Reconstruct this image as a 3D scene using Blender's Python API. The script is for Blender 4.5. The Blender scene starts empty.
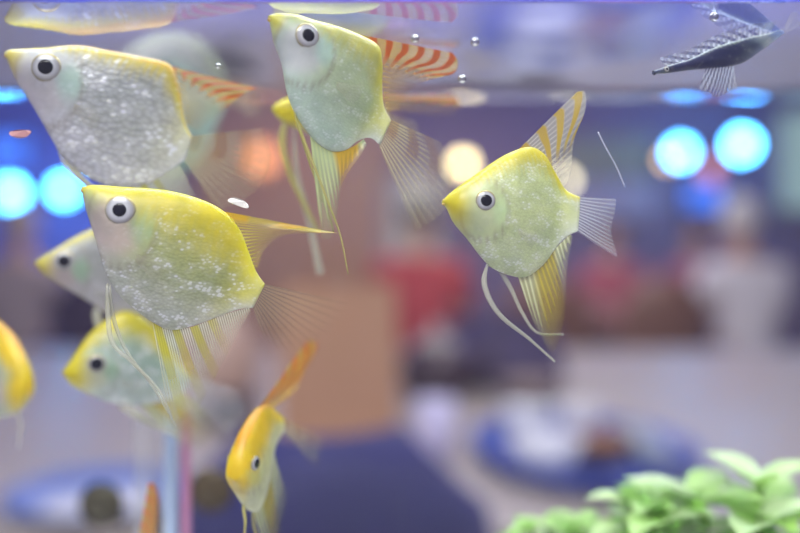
import bpy, bmesh, math, random
from mathutils import Vector, Matrix
random.seed(7)
S = bpy.context.scene
COL = S.collection
PI = math.pi

# ------------------------------------------------------------------ camera, world, lights, exposure
ZC = 1.05                      # lens height above the floor
FP = 35.0 / 36.0 * 800         # focal length in pixels
cam_d = bpy.data.cameras.new('camera')
cam = bpy.data.objects.new('camera', cam_d)
COL.objects.link(cam)
cam.location = (0, 0, ZC)
cam.rotation_euler = (PI / 2, 0, 0)
cam_d.lens = 35
cam_d.sensor_width = 36
cam_d.clip_start = 0.005
cam_d.clip_end = 60
cam_d.dof.use_dof = True
cam_d.dof.focus_distance = 0.1605
cam_d.dof.aperture_fstop = 4.1
S.camera = cam

S.view_settings.view_transform = 'Standard'
S.view_settings.look = 'None'
S.view_settings.gamma = 1
S.view_settings.exposure = 0.0
S.view_settings.use_curve_mapping = False

w = bpy.data.worlds.new('world')
S.world = w
w.use_nodes = True
w.node_tree.nodes['Background'].inputs[0].default_value = (0.66, 0.63, 0.86, 1)
w.node_tree.nodes['Background'].inputs[1].default_value = 0.62


def area_light(name, loc, target, sx, sy, power, color):
    d = bpy.data.lights.new(name, 'AREA')
    d.shape = 'RECTANGLE'
    d.size, d.size_y = sx, sy
    d.energy = power
    d.color = color
    o = bpy.data.objects.new(name, d)
    COL.objects.link(o)
    o.location = loc
    o.rotation_euler = (Vector(target) - Vector(loc)).to_track_quat('-Z', 'Y').to_euler()
    return o


area_light('front_fill_light', (-0.4, -1.1, 2.6), (0, 0.3, 1.0), 1.6, 0.9, 52, (1.0, 0.97, 0.95))  # unseen fill added to brighten the fish flanks from the front
area_light('ceiling_light_table', (0.6, 2.0, 2.75), (0.4, 2.0, 0), 2.0, 0.8, 28, (1.0, 0.93, 0.92))
area_light('ceiling_light_far', (0.0, 4.6, 2.75), (0, 4.6, 0), 3.5, 0.8, 56, (0.90, 0.86, 1.0))


area_light('blue_ceiling_fill', (0.6, 5.6, 2.72), (0.6, 5.6, 2.9), 6.5, 0.9, 36, (0.16, 0.2, 1.0))  # added light, out of view, turning the ceiling blue behind the water surface


def at(px, py, d):
    return Vector(((px - 400) / FP * d, d, ZC + (266.5 - py) / FP * d))


# ------------------------------------------------------------------ helpers
def lin(r, g, b):
    f = lambda c: c / 12.92 if c <= 0.04045 else ((c + 0.055) / 1.055) ** 2.4
    return (f(r / 255), f(g / 255), f(b / 255), 1)


class NT:
    """tiny node-tree writer"""
    def __init__(s, name):
        s.m = bpy.data.materials.new(name)
        s.m.use_nodes = True
        s.t = s.m.node_tree
        s.t.nodes.clear()

    def n(s, kind, ins=None, **props):
        x = s.t.nodes.new(kind)
        for k, v in props.items():
            setattr(x, k, v)
        for k, v in (ins or {}).items():
            if isinstance(v, bpy.types.NodeSocket):
                s.t.links.new(v, x.inputs[k])
            else:
                x.inputs[k].default_value = v
        return x

    def math(s, op, a, b=0.0, c=0.0):
        x = s.n('ShaderNodeMath', {0: a, 1: b, 2: c}, operation=op)
        return x.outputs[0]

    def mix(s, f, a, b, mode='MIX'):
        x = s.n('ShaderNodeMix', data_type='RGBA', blend_type=mode)
        for k, v in ((0, f), (6, a), (7, b)):
            if isinstance(v, bpy.types.NodeSocket):
                s.t.links.new(v, x.inputs[k])
            else:
                x.inputs[k].default_value = v
        return x.outputs[2]

    def ramp(s, f, stops):
        x = s.n('ShaderNodeValToRGB', {0: f})
        e = x.color_ramp.elements
        while len(e) < len(stops):
            e.new(0.5)
        for q, (p, c) in zip(e, stops):
            q.position = p
            q.color = c if hasattr(c, '__len__') else (c, c, c, 1)
        return x.outputs[0]

    def out(s, sh, vol=None):
        o = s.n('ShaderNodeOutputMaterial')
        if sh is not None:
            s.t.links.new(sh, o.inputs[0])
        if vol is not None:
            s.t.links.new(vol, o.inputs[1])
        return s.m


_M = {}


def mat(name, rgb, rough=0.5, metal=0.0, noise=0.08, scale=20.0, spec=0.5):
    if name in _M:
        return _M[name]
    t = NT(name)
    c = lin(*rgb)
    tc = t.n('ShaderNodeTexCoord')
    nz = t.n('ShaderNodeTexNoise', {'Vector': tc.outputs['Object'], 'Scale': scale, 'Detail': 3.0})
    lo = tuple(max(0, x * (1 - noise * 2)) for x in c[:3]) + (1,)
    hi = tuple(min(1, x * (1 + noise * 2)) for x in c[:3]) + (1,)
    colr = t.mix(nz.outputs[0], lo, hi)
    p = t.n('ShaderNodeBsdfPrincipled', {'Base Color': colr, 'Roughness': rough, 'Metallic': metal, 'Specular IOR Level': spec})
    _M[name] = t.out(p.outputs[0])
    return _M[name]


def wood(name, a, b, scale=3.0):
    if name in _M:
        return _M[name]
    t = NT(name)
    tc = t.n('ShaderNodeTexCoord')
    mp = t.n('ShaderNodeMapping', {'Vector': tc.outputs['Object'], 'Scale': (scale, scale * 8, scale * 8)})
    nz = t.n('ShaderNodeTexNoise', {'Vector': mp.outputs[0], 'Scale': 2.0, 'Detail': 5.0, 'Distortion': 1.2})
    p = t.n('ShaderNodeBsdfPrincipled', {'Base Color': t.mix(nz.outputs[0], lin(*a), lin(*b)), 'Roughness': 0.42})
    _M[name] = t.out(p.outputs[0])
    return _M[name]


def emit(name, rgb, strength):
    if name in _M:
        return _M[name]
    t = NT(name)
    e = t.n('ShaderNodeEmission', {'Color': (*rgb, 1), 'Strength': strength})
    _M[name] = t.out(e.outputs[0])
    return _M[name]


def link(name, me, m=None, parent=None, smooth=True):
    if smooth and len(me.polygons):
        me.polygons.foreach_set('use_smooth', [True] * len(me.polygons))
    if m is not None:
        me.materials.append(m)
    o = bpy.data.objects.new(name, me)
    COL.objects.link(o)
    if parent is not None:
        o.parent = parent
    return o


def mesh(name, verts, faces):
    me = bpy.data.meshes.new(name)
    me.from_pydata([tuple(v) for v in verts], [], faces)
    me.update()
    return me


def from_bm(name, bm, m=None, parent=None, smooth=True):
    bmesh.ops.recalc_face_normals(bm, faces=bm.faces)
    me = bpy.data.meshes.new(name)
    bm.to_mesh(me)
    bm.free()
    o = link(name, me, m, parent, smooth)
    return o


def thing(name, label, cat, loc=(0, 0, 0), rz=0.0, group=None):
    o = bpy.data.objects.new(name, None)
    COL.objects.link(o)
    o.empty_display_size = 0.01
    o.location = loc
    o.rotation_euler = (0, 0, rz)
    return tag(o, label, cat, group)


def tag(o, label=None, cat=None, group=None, kind=None):
    if label:
        o['label'] = label
    if cat:
        o['category'] = cat
    if group:
        o['group'] = group
    if kind:
        o['kind'] = kind
    return o


def box(bm, c, s, bev=0.0, rot=None):
    r = bmesh.ops.create_cube(bm, size=1.0)
    vs = r['verts']
    bmesh.ops.scale(bm, vec=s, verts=vs)
    if bev > 0:
        es = list({e for v in vs for e in v.link_edges})
        g = bmesh.ops.bevel(bm, geom=es, offset=bev, segments=3, profile=0.5, affect='EDGES')
        vs = list({v for f in g['faces'] for v in f.verts} | {v for v in vs if v.is_valid})
    if rot is not None:
        bmesh.ops.rotate(bm, cent=(0, 0, 0), matrix=rot, verts=vs)
    bmesh.ops.translate(bm, vec=c, verts=vs)


def box_obj(name, c, s, m, parent=None, bev=0.0, rot=None, smooth=False):
    bm = bmesh.new()
    box(bm, c, s, bev, rot)
    return from_bm(name, bm, m, parent, smooth)


def lathe(bm, prof, seg=40, c=(0, 0, 0), sx=1.0, sy=1.0):
    rings = []
    for r, z in prof:
        if r < 1e-7:
            rings.append([bm.verts.new((c[0], c[1], c[2] + z))])
        else:
            rings.append([bm.verts.new((c[0] + r * sx * math.cos(2 * PI * k / seg), c[1] + r * sy * math.sin(2 * PI * k / seg), c[2] + z)) for k in range(seg)])
    for a, b in zip(rings, rings[1:]):
        for k in range(seg):
            k2 = (k + 1) % seg
            q = [a[k % len(a)], a[k2 % len(a)], b[k2 % len(b)], b[k % len(b)]]
            u = []
            for v in q:
                if v not in u:
                    u.append(v)
            if len(u) > 2:
                bm.faces.new(u)


def lathe_obj(name, prof, m, parent=None, seg=40, c=(0, 0, 0), sx=1.0, sy=1.0, rot=None):
    bm = bmesh.new()
    lathe(bm, prof, seg, (0, 0, 0), sx, sy)
    if rot is not None:
        bmesh.ops.rotate(bm, cent=(0, 0, 0), matrix=rot, verts=bm.verts)
    bmesh.ops.translate(bm, vec=c, verts=bm.verts)
    return from_bm(name, bm, m, parent)


def ball_prof(r, n=10, zs=1.0):
    return [(r * math.sin(PI * k / n), -r * zs * math.cos(PI * k / n)) for k in range(n + 1)]


def tube(bm, pts, rad, seg=10, flat=1.0):
    """tapered tube along points; rad may be a list"""
    pts = [Vector(p) for p in pts]
    n = len(pts)
    if not hasattr(rad, '__len__'):
        rad = [rad] * n
    rings = []
    ref = Vector((0.13, 1, 0.07)).normalized()
    for i, p in enumerate(pts):
        t = (pts[min(i + 1, n - 1)] - pts[max(i - 1, 0)]).normalized()
        r0 = ref if abs(t.dot(ref)) < 0.95 else Vector((1, 0, 0))
        a = t.cross(r0).normalized()
        b = t.cross(a).normalized()
        rings.append([bm.verts.new(p + (a * math.cos(2 * PI * k / seg) + b * flat * math.sin(2 * PI * k / seg)) * rad[i]) for k in range(seg)])
    for a, b in zip(rings, rings[1:]):
        for k in range(seg):
            bm.faces.new((a[k], a[(k + 1) % seg], b[(k + 1) % seg], b[k]))
    bm.faces.new(rings[0][::-1])
    bm.faces.new(rings[-1])


def tube_obj(name, pts, rad, m, parent=None, seg=10, flat=1.0):
    bm = bmesh.new()
    tube(bm, pts, rad, seg, flat)
    return from_bm(name, bm, m, parent)


def spline(pts, n):
    """Catmull-Rom through pts, resampled evenly by length"""
    P = [Vector(p) for p in pts]
    if len(P) == 2:
        return [P[0].lerp(P[1], k / (n - 1)) for k in range(n)]
    E = [P[0] * 2 - P[1]] + P + [P[-1] * 2 - P[-2]]
    D = []
    for i in range(1, len(E) - 2):
        a, b, c, d = E[i - 1], E[i], E[i + 1], E[i + 2]
        for k in range(16):
            t = k / 16
            D.append(0.5 * ((2 * b) + (c - a) * t + (2 * a - 5 * b + 4 * c - d) * t * t + (3 * b - a - 3 * c + d) * t ** 3))
    D.append(P[-1].copy())
    L = [0.0]
    for a, b in zip(D, D[1:]):
        L.append(L[-1] + (b - a).length)
    out, j = [], 0
    for k in range(n):
        s = L[-1] * k / (n - 1)
        while j < len(L) - 2 and L[j + 1] < s:
            j += 1
        f = (s - L[j]) / max(1e-12, L[j + 1] - L[j])
        out.append(D[j].lerp(D[j + 1], min(1, max(0, f))))
    return out


def ss(a, b, x):
    t = min(1.0, max(0.0, (x - a) / (b - a)))
    return t * t * (3 - 2 * t)


def mixc(a, b, f):
    return tuple(x + (y - x) * f for x, y in zip(a, b))


# ------------------------------------------------------------------ room shell
def struct(o):
    o['kind'] = 'structure'
    return o


RX0, RX1, RY0, RY1, RH = -4.2, 4.4, -1.9, 6.6, 2.9


def wall_material(name, a, b, sc):
    t = NT(name)
    tc = t.n('ShaderNodeTexCoord')
    nz = t.n('ShaderNodeTexNoise', {'Vector': tc.outputs['Object'], 'Scale': sc, 'Detail': 4.0})
    p = t.n('ShaderNodeBsdfPrincipled', {'Base Color': t.mix(nz.outputs[0], lin(*a), lin(*b)), 'Roughness': 0.7})
    return t.out(p.outputs[0])


M_wall = wall_material('painted wall', (122, 106, 130), (138, 118, 138), 1.5)
M_wallblue = wall_material('blue wall', (124, 120, 196), (138, 132, 200), 1.5)
t = NT('floor tiles')
tc = t.n('ShaderNodeTexCoord')
br = t.n('ShaderNodeTexBrick', {'Vector': tc.outputs['Object'], 'Color1': lin(118, 108, 120), 'Color2': lin(130, 118, 126), 'Mortar': lin(80, 74, 84), 'Scale': 2.0, 'Mortar Size': 0.01, 'Brick Width': 0.5, 'Row Height': 0.5}, offset=0.0)
p = t.n('ShaderNodeBsdfPrincipled', {'Base Color': br.outputs[0], 'Roughness': 0.35})
M_floor = t.out(p.outputs[0])
struct(box_obj('floor', ((RX0 + RX1) / 2, (RY0 + RY1) / 2, -0.05), (RX1 - RX0, RY1 - RY0, 0.1), M_floor))
struct(box_obj('ceiling', ((RX0 + RX1) / 2, (1.2 + RY1) / 2, RH + 0.05), (RX1 - RX0, RY1 - 1.2, 0.1), mat('ceiling paint', (150, 150, 215), 0.8)))
struct(box_obj('wall_back', ((RX0 + RX1) / 2, RY1 + 0.05, RH / 2), (RX1 - RX0 + 0.2, 0.1, RH), M_wall))
struct(box_obj('wall_left', (RX0 - 0.05, (RY0 + RY1) / 2, RH / 2), (0.1, RY1 - RY0, RH), M_wallblue))
struct(box_obj('wall_right', (RX1 + 0.05, (RY0 + RY1) / 2, RH / 2), (0.1, RY1 - RY0, RH), M_wall))
struct(box_obj('baseboard_back', ((RX0 + RX1) / 2, RY1 - 0.012, 0.06), (RX1 - RX0, 0.02, 0.12), mat('dark trim', (70, 56, 70), 0.5)))


# panels and openings on the far wall, given by the patch of wall they cover
def wall_panel(name, x0, x1, y0, y1, m, depth=0.03, d=None):
    d = d or RY1 - 0.02
    a, b = at(x0, y0, d), at(x1, y1, d)
    z0, z1 = max(0.13, b.z), min(RH - 0.02, a.z)
    return struct(box_obj(name, ((a.x + b.x) / 2, d - depth / 2 + 0.0, (z0 + z1) / 2), (b.x - a.x, depth, z1 - z0), m))


wall_panel('trim_1', -60, 110, 20, 400, M_wallblue)
wall_panel('trim_2', 190, 392, 20, 400, wood('brown wood panelling', (198, 152, 120), (170, 124, 98)))
wall_panel('trim_3', 560, 655, 136, 178, mat('olive wall board', (146, 142, 120), 0.7))
M_pale = emit('pale lit pane', (0.52, 0.48, 0.50), 0.75)


def window(n, x0, x1, y0, y1, m):
    d = RY1 - 0.03
    a, b = at(x0, y0, d), at(x1, y1, d)
    o = tag(thing('window_%d' % n, None, None, ((a.x + b.x) / 2, d, b.z)), kind='structure')
    wd, h = b.x - a.x, a.z - b.z
    bm = bmesh.new()
    for sx in (-1, 1):
        box(bm, (sx * wd / 2, 0, h / 2), (0.06, 0.06, h + 0.06), 0.005)
    for z in (0, h):
        box(bm, (0, 0, z), (wd + 0.06, 0.06, 0.06), 0.005)
    box(bm, (0, 0, h / 2), (0.03, 0.04, h), 0.004)
    from_bm('window_frame', bm, mat('window frame', (150, 140, 150), 0.5), o, False)
    box_obj('window_pane', (0, 0.01, h / 2), (wd, 0.012, h), m, o)
    return o


window(1, 384, 440, 176, 262, M_pale)
window(2, 775, 880, 110, 212, emit('mint lit pane', (0.36, 0.52, 0.58), 0.75))
for i, (x0, x1, y0, y1, c) in enumerate([(105, 190, 236, 330, (128, 96, 118)), (520, 655, 182, 218, (168, 156, 168)), (455, 560, 176, 232, (140, 120, 146))]):
    wall_panel('trim_%d' % (4 + i), x0, x1, y0, y1, mat('wall board %d' % i, c, 0.7))

# ------------------------------------------------------------------ lamps of the room
M_darkmetal = mat('dark metal', (40, 38, 48), 0.4, 0.6)


def wall_lamp(px, py, d, r, color, power, label, group=None):
    c = at(px, py, d)
    o = thing('wall_lamp', label, 'lamp', (c.x, RY1 - 0.04, c.z), 0, group)
    L = RY1 - 0.04 - d
    lathe_obj('wall_plate', [(0, 0), (0.06, 0), (0.06, -0.02), (0.02, -0.035), (0, -0.035)], M_darkmetal, o, 24, rot=Matrix.Rotation(-PI / 2, 3, 'X'))
    tube_obj('arm', [(0, -0.02, 0), (0, -L * 0.5, 0.03), (0, -L + r, 0)], 0.012, M_darkmetal, o)
    lathe_obj('lamp_globe', ball_prof(r, 14), emit('glow %s' % (str(color) + str(power)), color, power), o, 28, (0, -L, 0))
    return o


BL = (0.07, 0.42, 1.0)
G_blue = None
wall_lamp(742, 145, 6.0, 0.085, BL, 38, 'round blue wall lamp, largest and rightmost of the blue glows')
wall_lamp(681, 152, 6.0, 0.072, BL, 34, 'round blue wall lamp just left of the largest blue glow')
wall_lamp(11, 193, 6.0, 0.08, BL, 36, 'round blue wall lamp at the left edge, beside the yellow nosed fish')
wall_lamp(64, 190, 6.0, 0.072, BL, 34, 'round blue wall lamp partly behind the throat of the top left fish')
wall_lamp(463, 164, 6.2, 0.06, (1.0, 0.78, 0.40), 11, 'cream coloured round wall lamp above the nose of the right fish')
wall_lamp(566, 180, 6.2, 0.045, (1.0, 0.86, 0.58), 8, 'warm white wall lamp behind the tail root of the right fish')
wall_lamp(262, 158, 6.2, 0.10, (1.0, 0.36, 0.16), 2.6, 'orange wall lamp on the brown panelling')
wall_lamp(667, 160, 6.3, 0.035, (1.0, 0.6, 0.3), 7, 'small amber wall lamp tucked beside a blue one')


def glow_sign(x0, x1, y0, y1, d, color, power, label):
    a, b = at(x0, y0, d), at(x1, y1, d)
    o = thing('light_panel', label, 'light panel', ((a.x + b.x) / 2, RY1 - 0.045, (a.z + b.z) / 2))
    box_obj('frame', (0, 0, 0), (b.x - a.x + 0.04, 0.04, a.z - b.z + 0.04), M_darkmetal, o, 0.008)
    box_obj('panel', (0, -0.022, 0), (b.x - a.x, 0.012, a.z - b.z), emit('panel glow ' + label[:12], color, power), o, 0.004)


glow_sign(-14, 24, 136, 164, 6.5, (0.06, 0.2, 1.0), 1.6, 'dim blue light panel above the lamp at the left edge')
glow_sign(688, 722, 184, 208, 6.5, (0.04, 0.14, 1.0), 1.5, 'dim blue light panel under the two blue lamps')
glow_sign(704, 720, 158, 180, 6.5, (1.0, 0.35, 0.4), 1.4, 'small pinkish light panel between the two blue lamps')

# ------------------------------------------------------------------ tables and chairs
M_tabletop = mat('table top', (176, 164, 160), 0.38, 0, 0.05, 6)
M_brown = wood('brown table wood', (150, 104, 84), (116, 78, 70))
M_chair = mat('dark plum chair', (70, 50, 84), 0.5)


def table(x, y, w, dp, h, label, m, top_t=0.035, rz=0.0, group=None):
    o = thing('table', label, 'table', (x, y, 0), rz, group)
    box_obj('tabletop', (0, 0, h - top_t / 2), (w, dp, top_t), m, o, 0.008)
    bm = bmesh.new()
    for s in (-1, 1):
        box(bm, (0, s * (dp / 2 - 0.07), h - top_t - 0.04), (w - 0.16, 0.025, 0.08))
        box(bm, (s * (w / 2 - 0.07), 0, h - top_t - 0.04), (0.025, dp - 0.16, 0.08))
    from_bm('apron', bm, M_brown, o, False)
    for sx in (-1, 1):
        for sy in (-1, 1):
            bm = bmesh.new()
            tube(bm, [(sx * (w / 2 - 0.07), sy * (dp / 2 - 0.07), 0), (sx * (w / 2 - 0.07), sy * (dp / 2 - 0.07), h - top_t - 0.001)], [0.022, 0.032], 14)
            from_bm('leg', bm, M_darkmetal, o)
    return o


table(0.15, 1.86, 4.2, 1.95, 0.75, 'long grey beige dining table in front of the tank', M_tabletop)
table(0.88, 4.62, 0.9, 0.7, 0.75, 'brown wooden table in front of the pink shirted people', M_brown)
table(-2.9, 5.5, 1.2, 0.8, 0.75, 'brown wooden table in the far left of the room', M_brown)


def chair(x, y, rz, label, m_seat, m_leg, back_h=0.45, back_w=0.42, group=None, seat_z=0.45):
    o = thing('chair', label, 'chair', (x, y, 0), rz, group)
    box_obj('seat', (0, 0, seat_z - 0.03), (0.44, 0.42, 0.06), m_seat, o, 0.02, smooth=True)
    bm = bmesh.new()
    # curved padded backrest
    n = 14
    front, back = [], []
    rows = 8
    for j in range(rows + 1):
        v = j / rows
        for sgn, dst in ((1, front), (-1, back)):
            for i in range(n + 1):
                u = -1 + 2 * i / n
                wv = back_w / 2 * (1 - 0.55 * ss(0.62, 1.0, v) ** 2)
                px_ = u * wv
                py_ = -0.22 + 0.06 * u * u - 0.05 * v + sgn * 0.022 * math.sqrt(max(0, 1 - u ** 4)) * (1 - 0.8 * abs(2 * v - 1) ** 6)
                dst.append(bm.verts.new((px_, py_, seat_z + 0.10 + v * back_h)))
    for g in (front, back):
        for j in range(rows):
            for i in range(n):
                k = j * (n + 1) + i
                bm.faces.new((g[k], g[k + 1], g[k + n + 2], g[k + n + 1]))
    for j in range(rows):
        for i in (0, n):
            k = j * (n + 1) + i
            bm.faces.new((front[k], front[k + n + 1], back[k + n + 1], back[k]))
    for j in (0, rows):
        for i in range(n):
            k = j * (n + 1) + i
            bm.faces.new((front[k], front[k + 1], back[k + 1], back[k]))
    from_bm('backrest', bm, m_seat, o)
    for sx in (-1, 1):
        tube_obj('leg', [(sx * 0.19, 0.18, seat_z - 0.05), (sx * 0.20, 0.20, 0)], [0.018, 0.014], m_leg, o)
        tube_obj('leg', [(sx * 0.19, -0.2, seat_z - 0.05), (sx * 0.20, -0.24, 0)], [0.018, 0.014], m_leg, o)
        tube_obj('back_post', [(sx * 0.15, -0.19, seat_z - 0.04), (sx * 0.15, -0.21, seat_z + 0.16)], 0.014, m_leg, o)
    return o


c = at(318, 440, 0.70)
chair(c.x, 0.98, 0, 'navy blue chair with a rounded backrest at the near side of the table', mat('navy upholstery', (46, 46, 112), 0.7), M_darkmetal, back_h=c.z - 0.55, back_w=0.34)
c = at(505, 350, 3.05)
chair(c.x, c.y, PI, 'dark violet chair at the far edge of the table, behind the blue tray', mat('violet upholstery', (74, 60, 112), 0.7), M_darkmetal, back_h=0.30, back_w=0.5)
chair(0.66, 3.72, 0, 'brown wooden chair in front of the brown table, the one behind the right fish', M_brown, M_darkmetal)
chair(1.18, 3.72, 0.1, 'brown wooden chair just left of the white haired person', M_brown, M_darkmetal)
chair(-1.5, 4.0, 0, 'dark plum chair in the far left, behind the two left yellow nosed fish', M_chair, M_darkmetal)


# ------------------------------------------------------------------ people (far, out of focus)
def skin_mesh(name, verts, edges, radii, root=0, sub=2):
    me = bpy.data.meshes.new(name + '_wire')
    me.from_pydata(verts, edges, [])
    o = bpy.data.objects.new(name + '_wire', me)
    COL.objects.link(o)
    o.modifiers.new('s', 'SKIN')
    if not me.skin_vertices:
        bm = bmesh.new()
        bm.from_mesh(me)
        bm.verts.layers.skin.verify()
        bm.to_mesh(me)
        bm.free()
    for i, r in enumerate(radii):
        d = me.skin_vertices[0].data[i]
        d.radius = (r, r) if not hasattr(r, '__len__') else r
        d.use_root = i == root
    s = o.modifiers.new('sub', 'SUBSURF')
    s.levels = s.render_levels = sub
    dg = bpy.context.evaluated_depsgraph_get()
    dg.update()
    ev = o.evaluated_get(dg)
    out = bpy.data.meshes.new_from_object(ev)
    out.name = name
    bpy.data.objects.remove(o)
    bpy.data.meshes.remove(me)
    return out


M_skin = mat('skin', (205, 160, 140), 0.5)


def person(x, y, rz, label, shirt, trousers, hair, seat=0.45, lean=0.0, hair_long=0.0, cap=None):
    """seated figure facing local +y"""
    o = thing('person', label, 'person', (x, y, 0), rz)
    zs = seat + 0.125
    V, E, R = [], [], []

    def add(p, r, prev=None):
        V.append(p); R.append(r)
        if prev is not None:
            E.append((prev, len(V) - 1))
        return len(V) - 1

    def L(px_, py_, h):       # torso points lean forward with height
        return (px_, py_ + lean * h, zs + h)
    pel = add(L(0, 0, 0), (0.15, 0.11))
    wst = add(L(0, 0.0, 0.18), (0.13, 0.10), pel)
    ch = add(L(0, 0.0, 0.38), (0.155, 0.11), wst)
    nk = add(L(0, 0.01, 0.53), 0.055, ch)
    h0 = add(L(0, 0.035, 0.60), (0.062, 0.075), nk)
    h1 = add(L(0, 0.035, 0.68), (0.076, 0.094), h0)
    h2 = add(L(0, 0.025, 0.76), (0.066, 0.085), h1)
    for s in (-1, 1):
        sh = add(L(s * 0.175, 0, 0.44), 0.06, ch)
        el = add((s * 0.23, 0.07 + lean * 0.3, zs + 0.20), 0.042, sh)
        wr = add((s * 0.17, 0.29 + lean * 0.2, zs + 0.21), 0.028, el)
        pm = add((s * 0.155, 0.36 + lean * 0.2, zs + 0.215), (0.036, 0.016), wr)
        hp = add((s * 0.09, 0.02, zs - 0.02), 0.085, pel)
        kn = add((s * 0.12, 0.43, zs - 0.02), 0.06, hp)
        an = add((s * 0.12, 0.45, 0.10), 0.04, kn)
        add((s * 0.125, 0.58, 0.035), (0.04, 0.03), an)
    body = link('body', skin_mesh('body', V, E, R), M_skin, o)
    for s in (-1, 1):
        # five fingers each side, rooted inside the palm
        for k in range(5):
            bx = s * (0.155 + (k - 1.7) * 0.017)
            if k == 4:
                pts = [(s * 0.135, 0.35 + lean * 0.2, zs + 0.215), (s * 0.105, 0.37 + lean * 0.2, zs + 0.21), (s * 0.095, 0.395 + lean * 0.2, zs + 0.2)]
            else:
                ln = (0.06, 0.075, 0.07, 0.055)[k]
                pts = [(bx, 0.37 + lean * 0.2, zs + 0.215), (bx, 0.37 + ln * 0.55 + lean * 0.2, zs + 0.21), (bx, 0.37 + ln + lean * 0.2, zs + 0.19)]
            tube_obj('finger', pts, [0.009, 0.008, 0.006], M_skin, body, 8)
        lathe_obj('ear', ball_prof(0.028, 8), M_skin, body, 14, L(s * 0.082, 0.02, 0.675), 0.4, 0.7)
        lathe_obj('eyeball', ball_prof(0.012, 8), mat('eye dark', (40, 30, 30), 0.2), body, 14, L(s * 0.03, 0.118, 0.69))
    lathe_obj('nose', ball_prof(0.018, 8), M_skin, body, 12, L(0, 0.13, 0.665), 0.7, 1.1)
    lathe_obj('mouth', ball_prof(0.02, 8, 0.35), mat('lips', (170, 90, 90), 0.4), body, 14, L(0, 0.112, 0.625), 1.0, 0.4)
    # shirt
    V, E, R = [], [], []
    a = add(L(0, 0, -0.04), (0.175, 0.135))
    b = add(L(0, 0, 0.18), (0.152, 0.12), a)
    c_ = add(L(0, 0, 0.38), (0.172, 0.13), b)
    add(L(0, 0.005, 0.495), 0.07, c_)
    for s in (-1, 1):
        sh = add(L(s * 0.18, 0, 0.44), 0.076, c_)
        add((s * 0.225, 0.05 + lean * 0.34, zs + 0.24), 0.062, sh)
    link('shirt', skin_mesh('shirt', V, E, R), mat('cloth %s' % str(shirt), shirt, 0.8, 0, 0.05), o)
    V, E, R = [], [], []
    a = add((0, 0, zs + 0.02), (0.165, 0.125))
    for s in (-1, 1):
        hp = add((s * 0.095, 0.02, zs - 0.02), 0.10, a)
        kn = add((s * 0.12, 0.43, zs - 0.02), 0.075, hp)
        add((s * 0.12, 0.45, 0.12), 0.062, kn)
    link('trousers', skin_mesh('trousers', V, E, R), mat('cloth %s' % str(trousers), trousers, 0.8, 0, 0.05), o)
    # hair cap (open at the face)
    bm = bmesh.new()
    bmesh.ops.create_uvsphere(bm, u_segments=28, v_segments=18, radius=1.0)
    kill = [v for v in bm.verts if (v.co.y > 0.35 and v.co.z < 0.42) or v.co.z < -0.45 - hair_long]
    bmesh.ops.delete(bm, geom=kill, context='VERTS')
    for v in bm.verts:
        n = math.sin(v.co.x * 23) * math.sin(v.co.z * 5 + v.co.y * 17) * 0.02
        v.co = Vector((v.co.x * (0.092 + n * 0.1), v.co.y * (0.108 + n * 0.1), v.co.z * 0.115))
        v.co += Vector(L(0, 0.022, 0.72))
    g = bmesh.ops.solidify(bm, geom=bm.faces[:], thickness=0.012)
    from_bm('hair', bm, mat('hair %s' % str(hair), hair, 0.7, 0, 0.1), o)
    if cap:
        mc = mat('cap %s' % str(cap), cap, 0.8)
        bm = bmesh.new()
        lathe(bm, [(0.112, 0.735), (0.118, 0.76), (0.112, 0.80), (0.085, 0.845), (0.04, 0.868), (0, 0.872)], 28, (0, 0.02 + lean * 0.75, zs), 0.95, 1.08)
        cp = from_bm('cap', bm, mc, o)
        lathe_obj('cap_brim', [(0, 0.0), (0.085, 0), (0.088, 0.006), (0, 0.008)], mc, cp, 24, (0, 0.14 + lean * 0.75, zs + 0.735), 1.0, 0.9)
    return o


def person_at(px, d, *a, **k):
    return person((px - 400) / FP * d, d, *a, **k)


person_at(746, 3.9, 0.12, 'person with white hair in a pale shirt seen from behind, right side', (240, 234, 238), (50, 44, 92), (225, 220, 214), lean=0.05, hair_long=0.3)
person_at(420, 3.8, -0.05, 'person in a red shirt and a white cap, seen from behind', (205, 74, 82), (34, 34, 66), (40, 32, 34), seat=0.47, cap=(200, 196, 196))
person_at(612, 5.55, PI, 'person in a dull pink shirt sitting behind the brown table, left of two', (186, 92, 104), (60, 50, 80), (70, 54, 66))
person_at(694, 5.7, PI + 0.1, 'person in a rose shirt sitting behind the brown table, right of two', (190, 106, 128), (60, 50, 80), (52, 40, 60))
person_at(18, 4.2, 0.1, 'person in a beige top with fair hair at the left edge', (176, 158, 160), (70, 60, 90), (186, 168, 158), hair_long=0.3)


def stool(x, y, label, seat=0.45):
    o = thing('stool', label, 'stool', (x, y, 0))
    lathe_obj('seat', [(0, seat - 0.05), (0.17, seat - 0.05), (0.185, seat - 0.03), (0.18, seat), (0, seat)], M_chair, o)
    for k in range(4):
        a = PI / 4 + k * PI / 2
        tube_obj('leg', [(0.1 * math.cos(a), 0.1 * math.sin(a), seat - 0.05), (0.19 * math.cos(a), 0.19 * math.sin(a), 0)], 0.014, M_darkmetal, o)
    return o


for px, d, w_ in ((746, 3.9, 'white haired person'), (420, 3.8, 'red shirted person'), (612, 5.55, 'person in dull pink'), (694, 5.7, 'person in rose'), (18, 4.2, 'person in beige')):
    stool((px - 400) / FP * d, d, 'round plum stool under the ' + w_, 0.45 if px != 420 else 0.47)

# ------------------------------------------------------------------ things on the long table
ZT = 0.7505
M_white = mat('white ceramic', (225, 225, 238), 0.25, 0, 0.02)
M_bluetray = mat('blue tray plastic', (52, 72, 168), 0.35, 0, 0.03)


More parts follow.
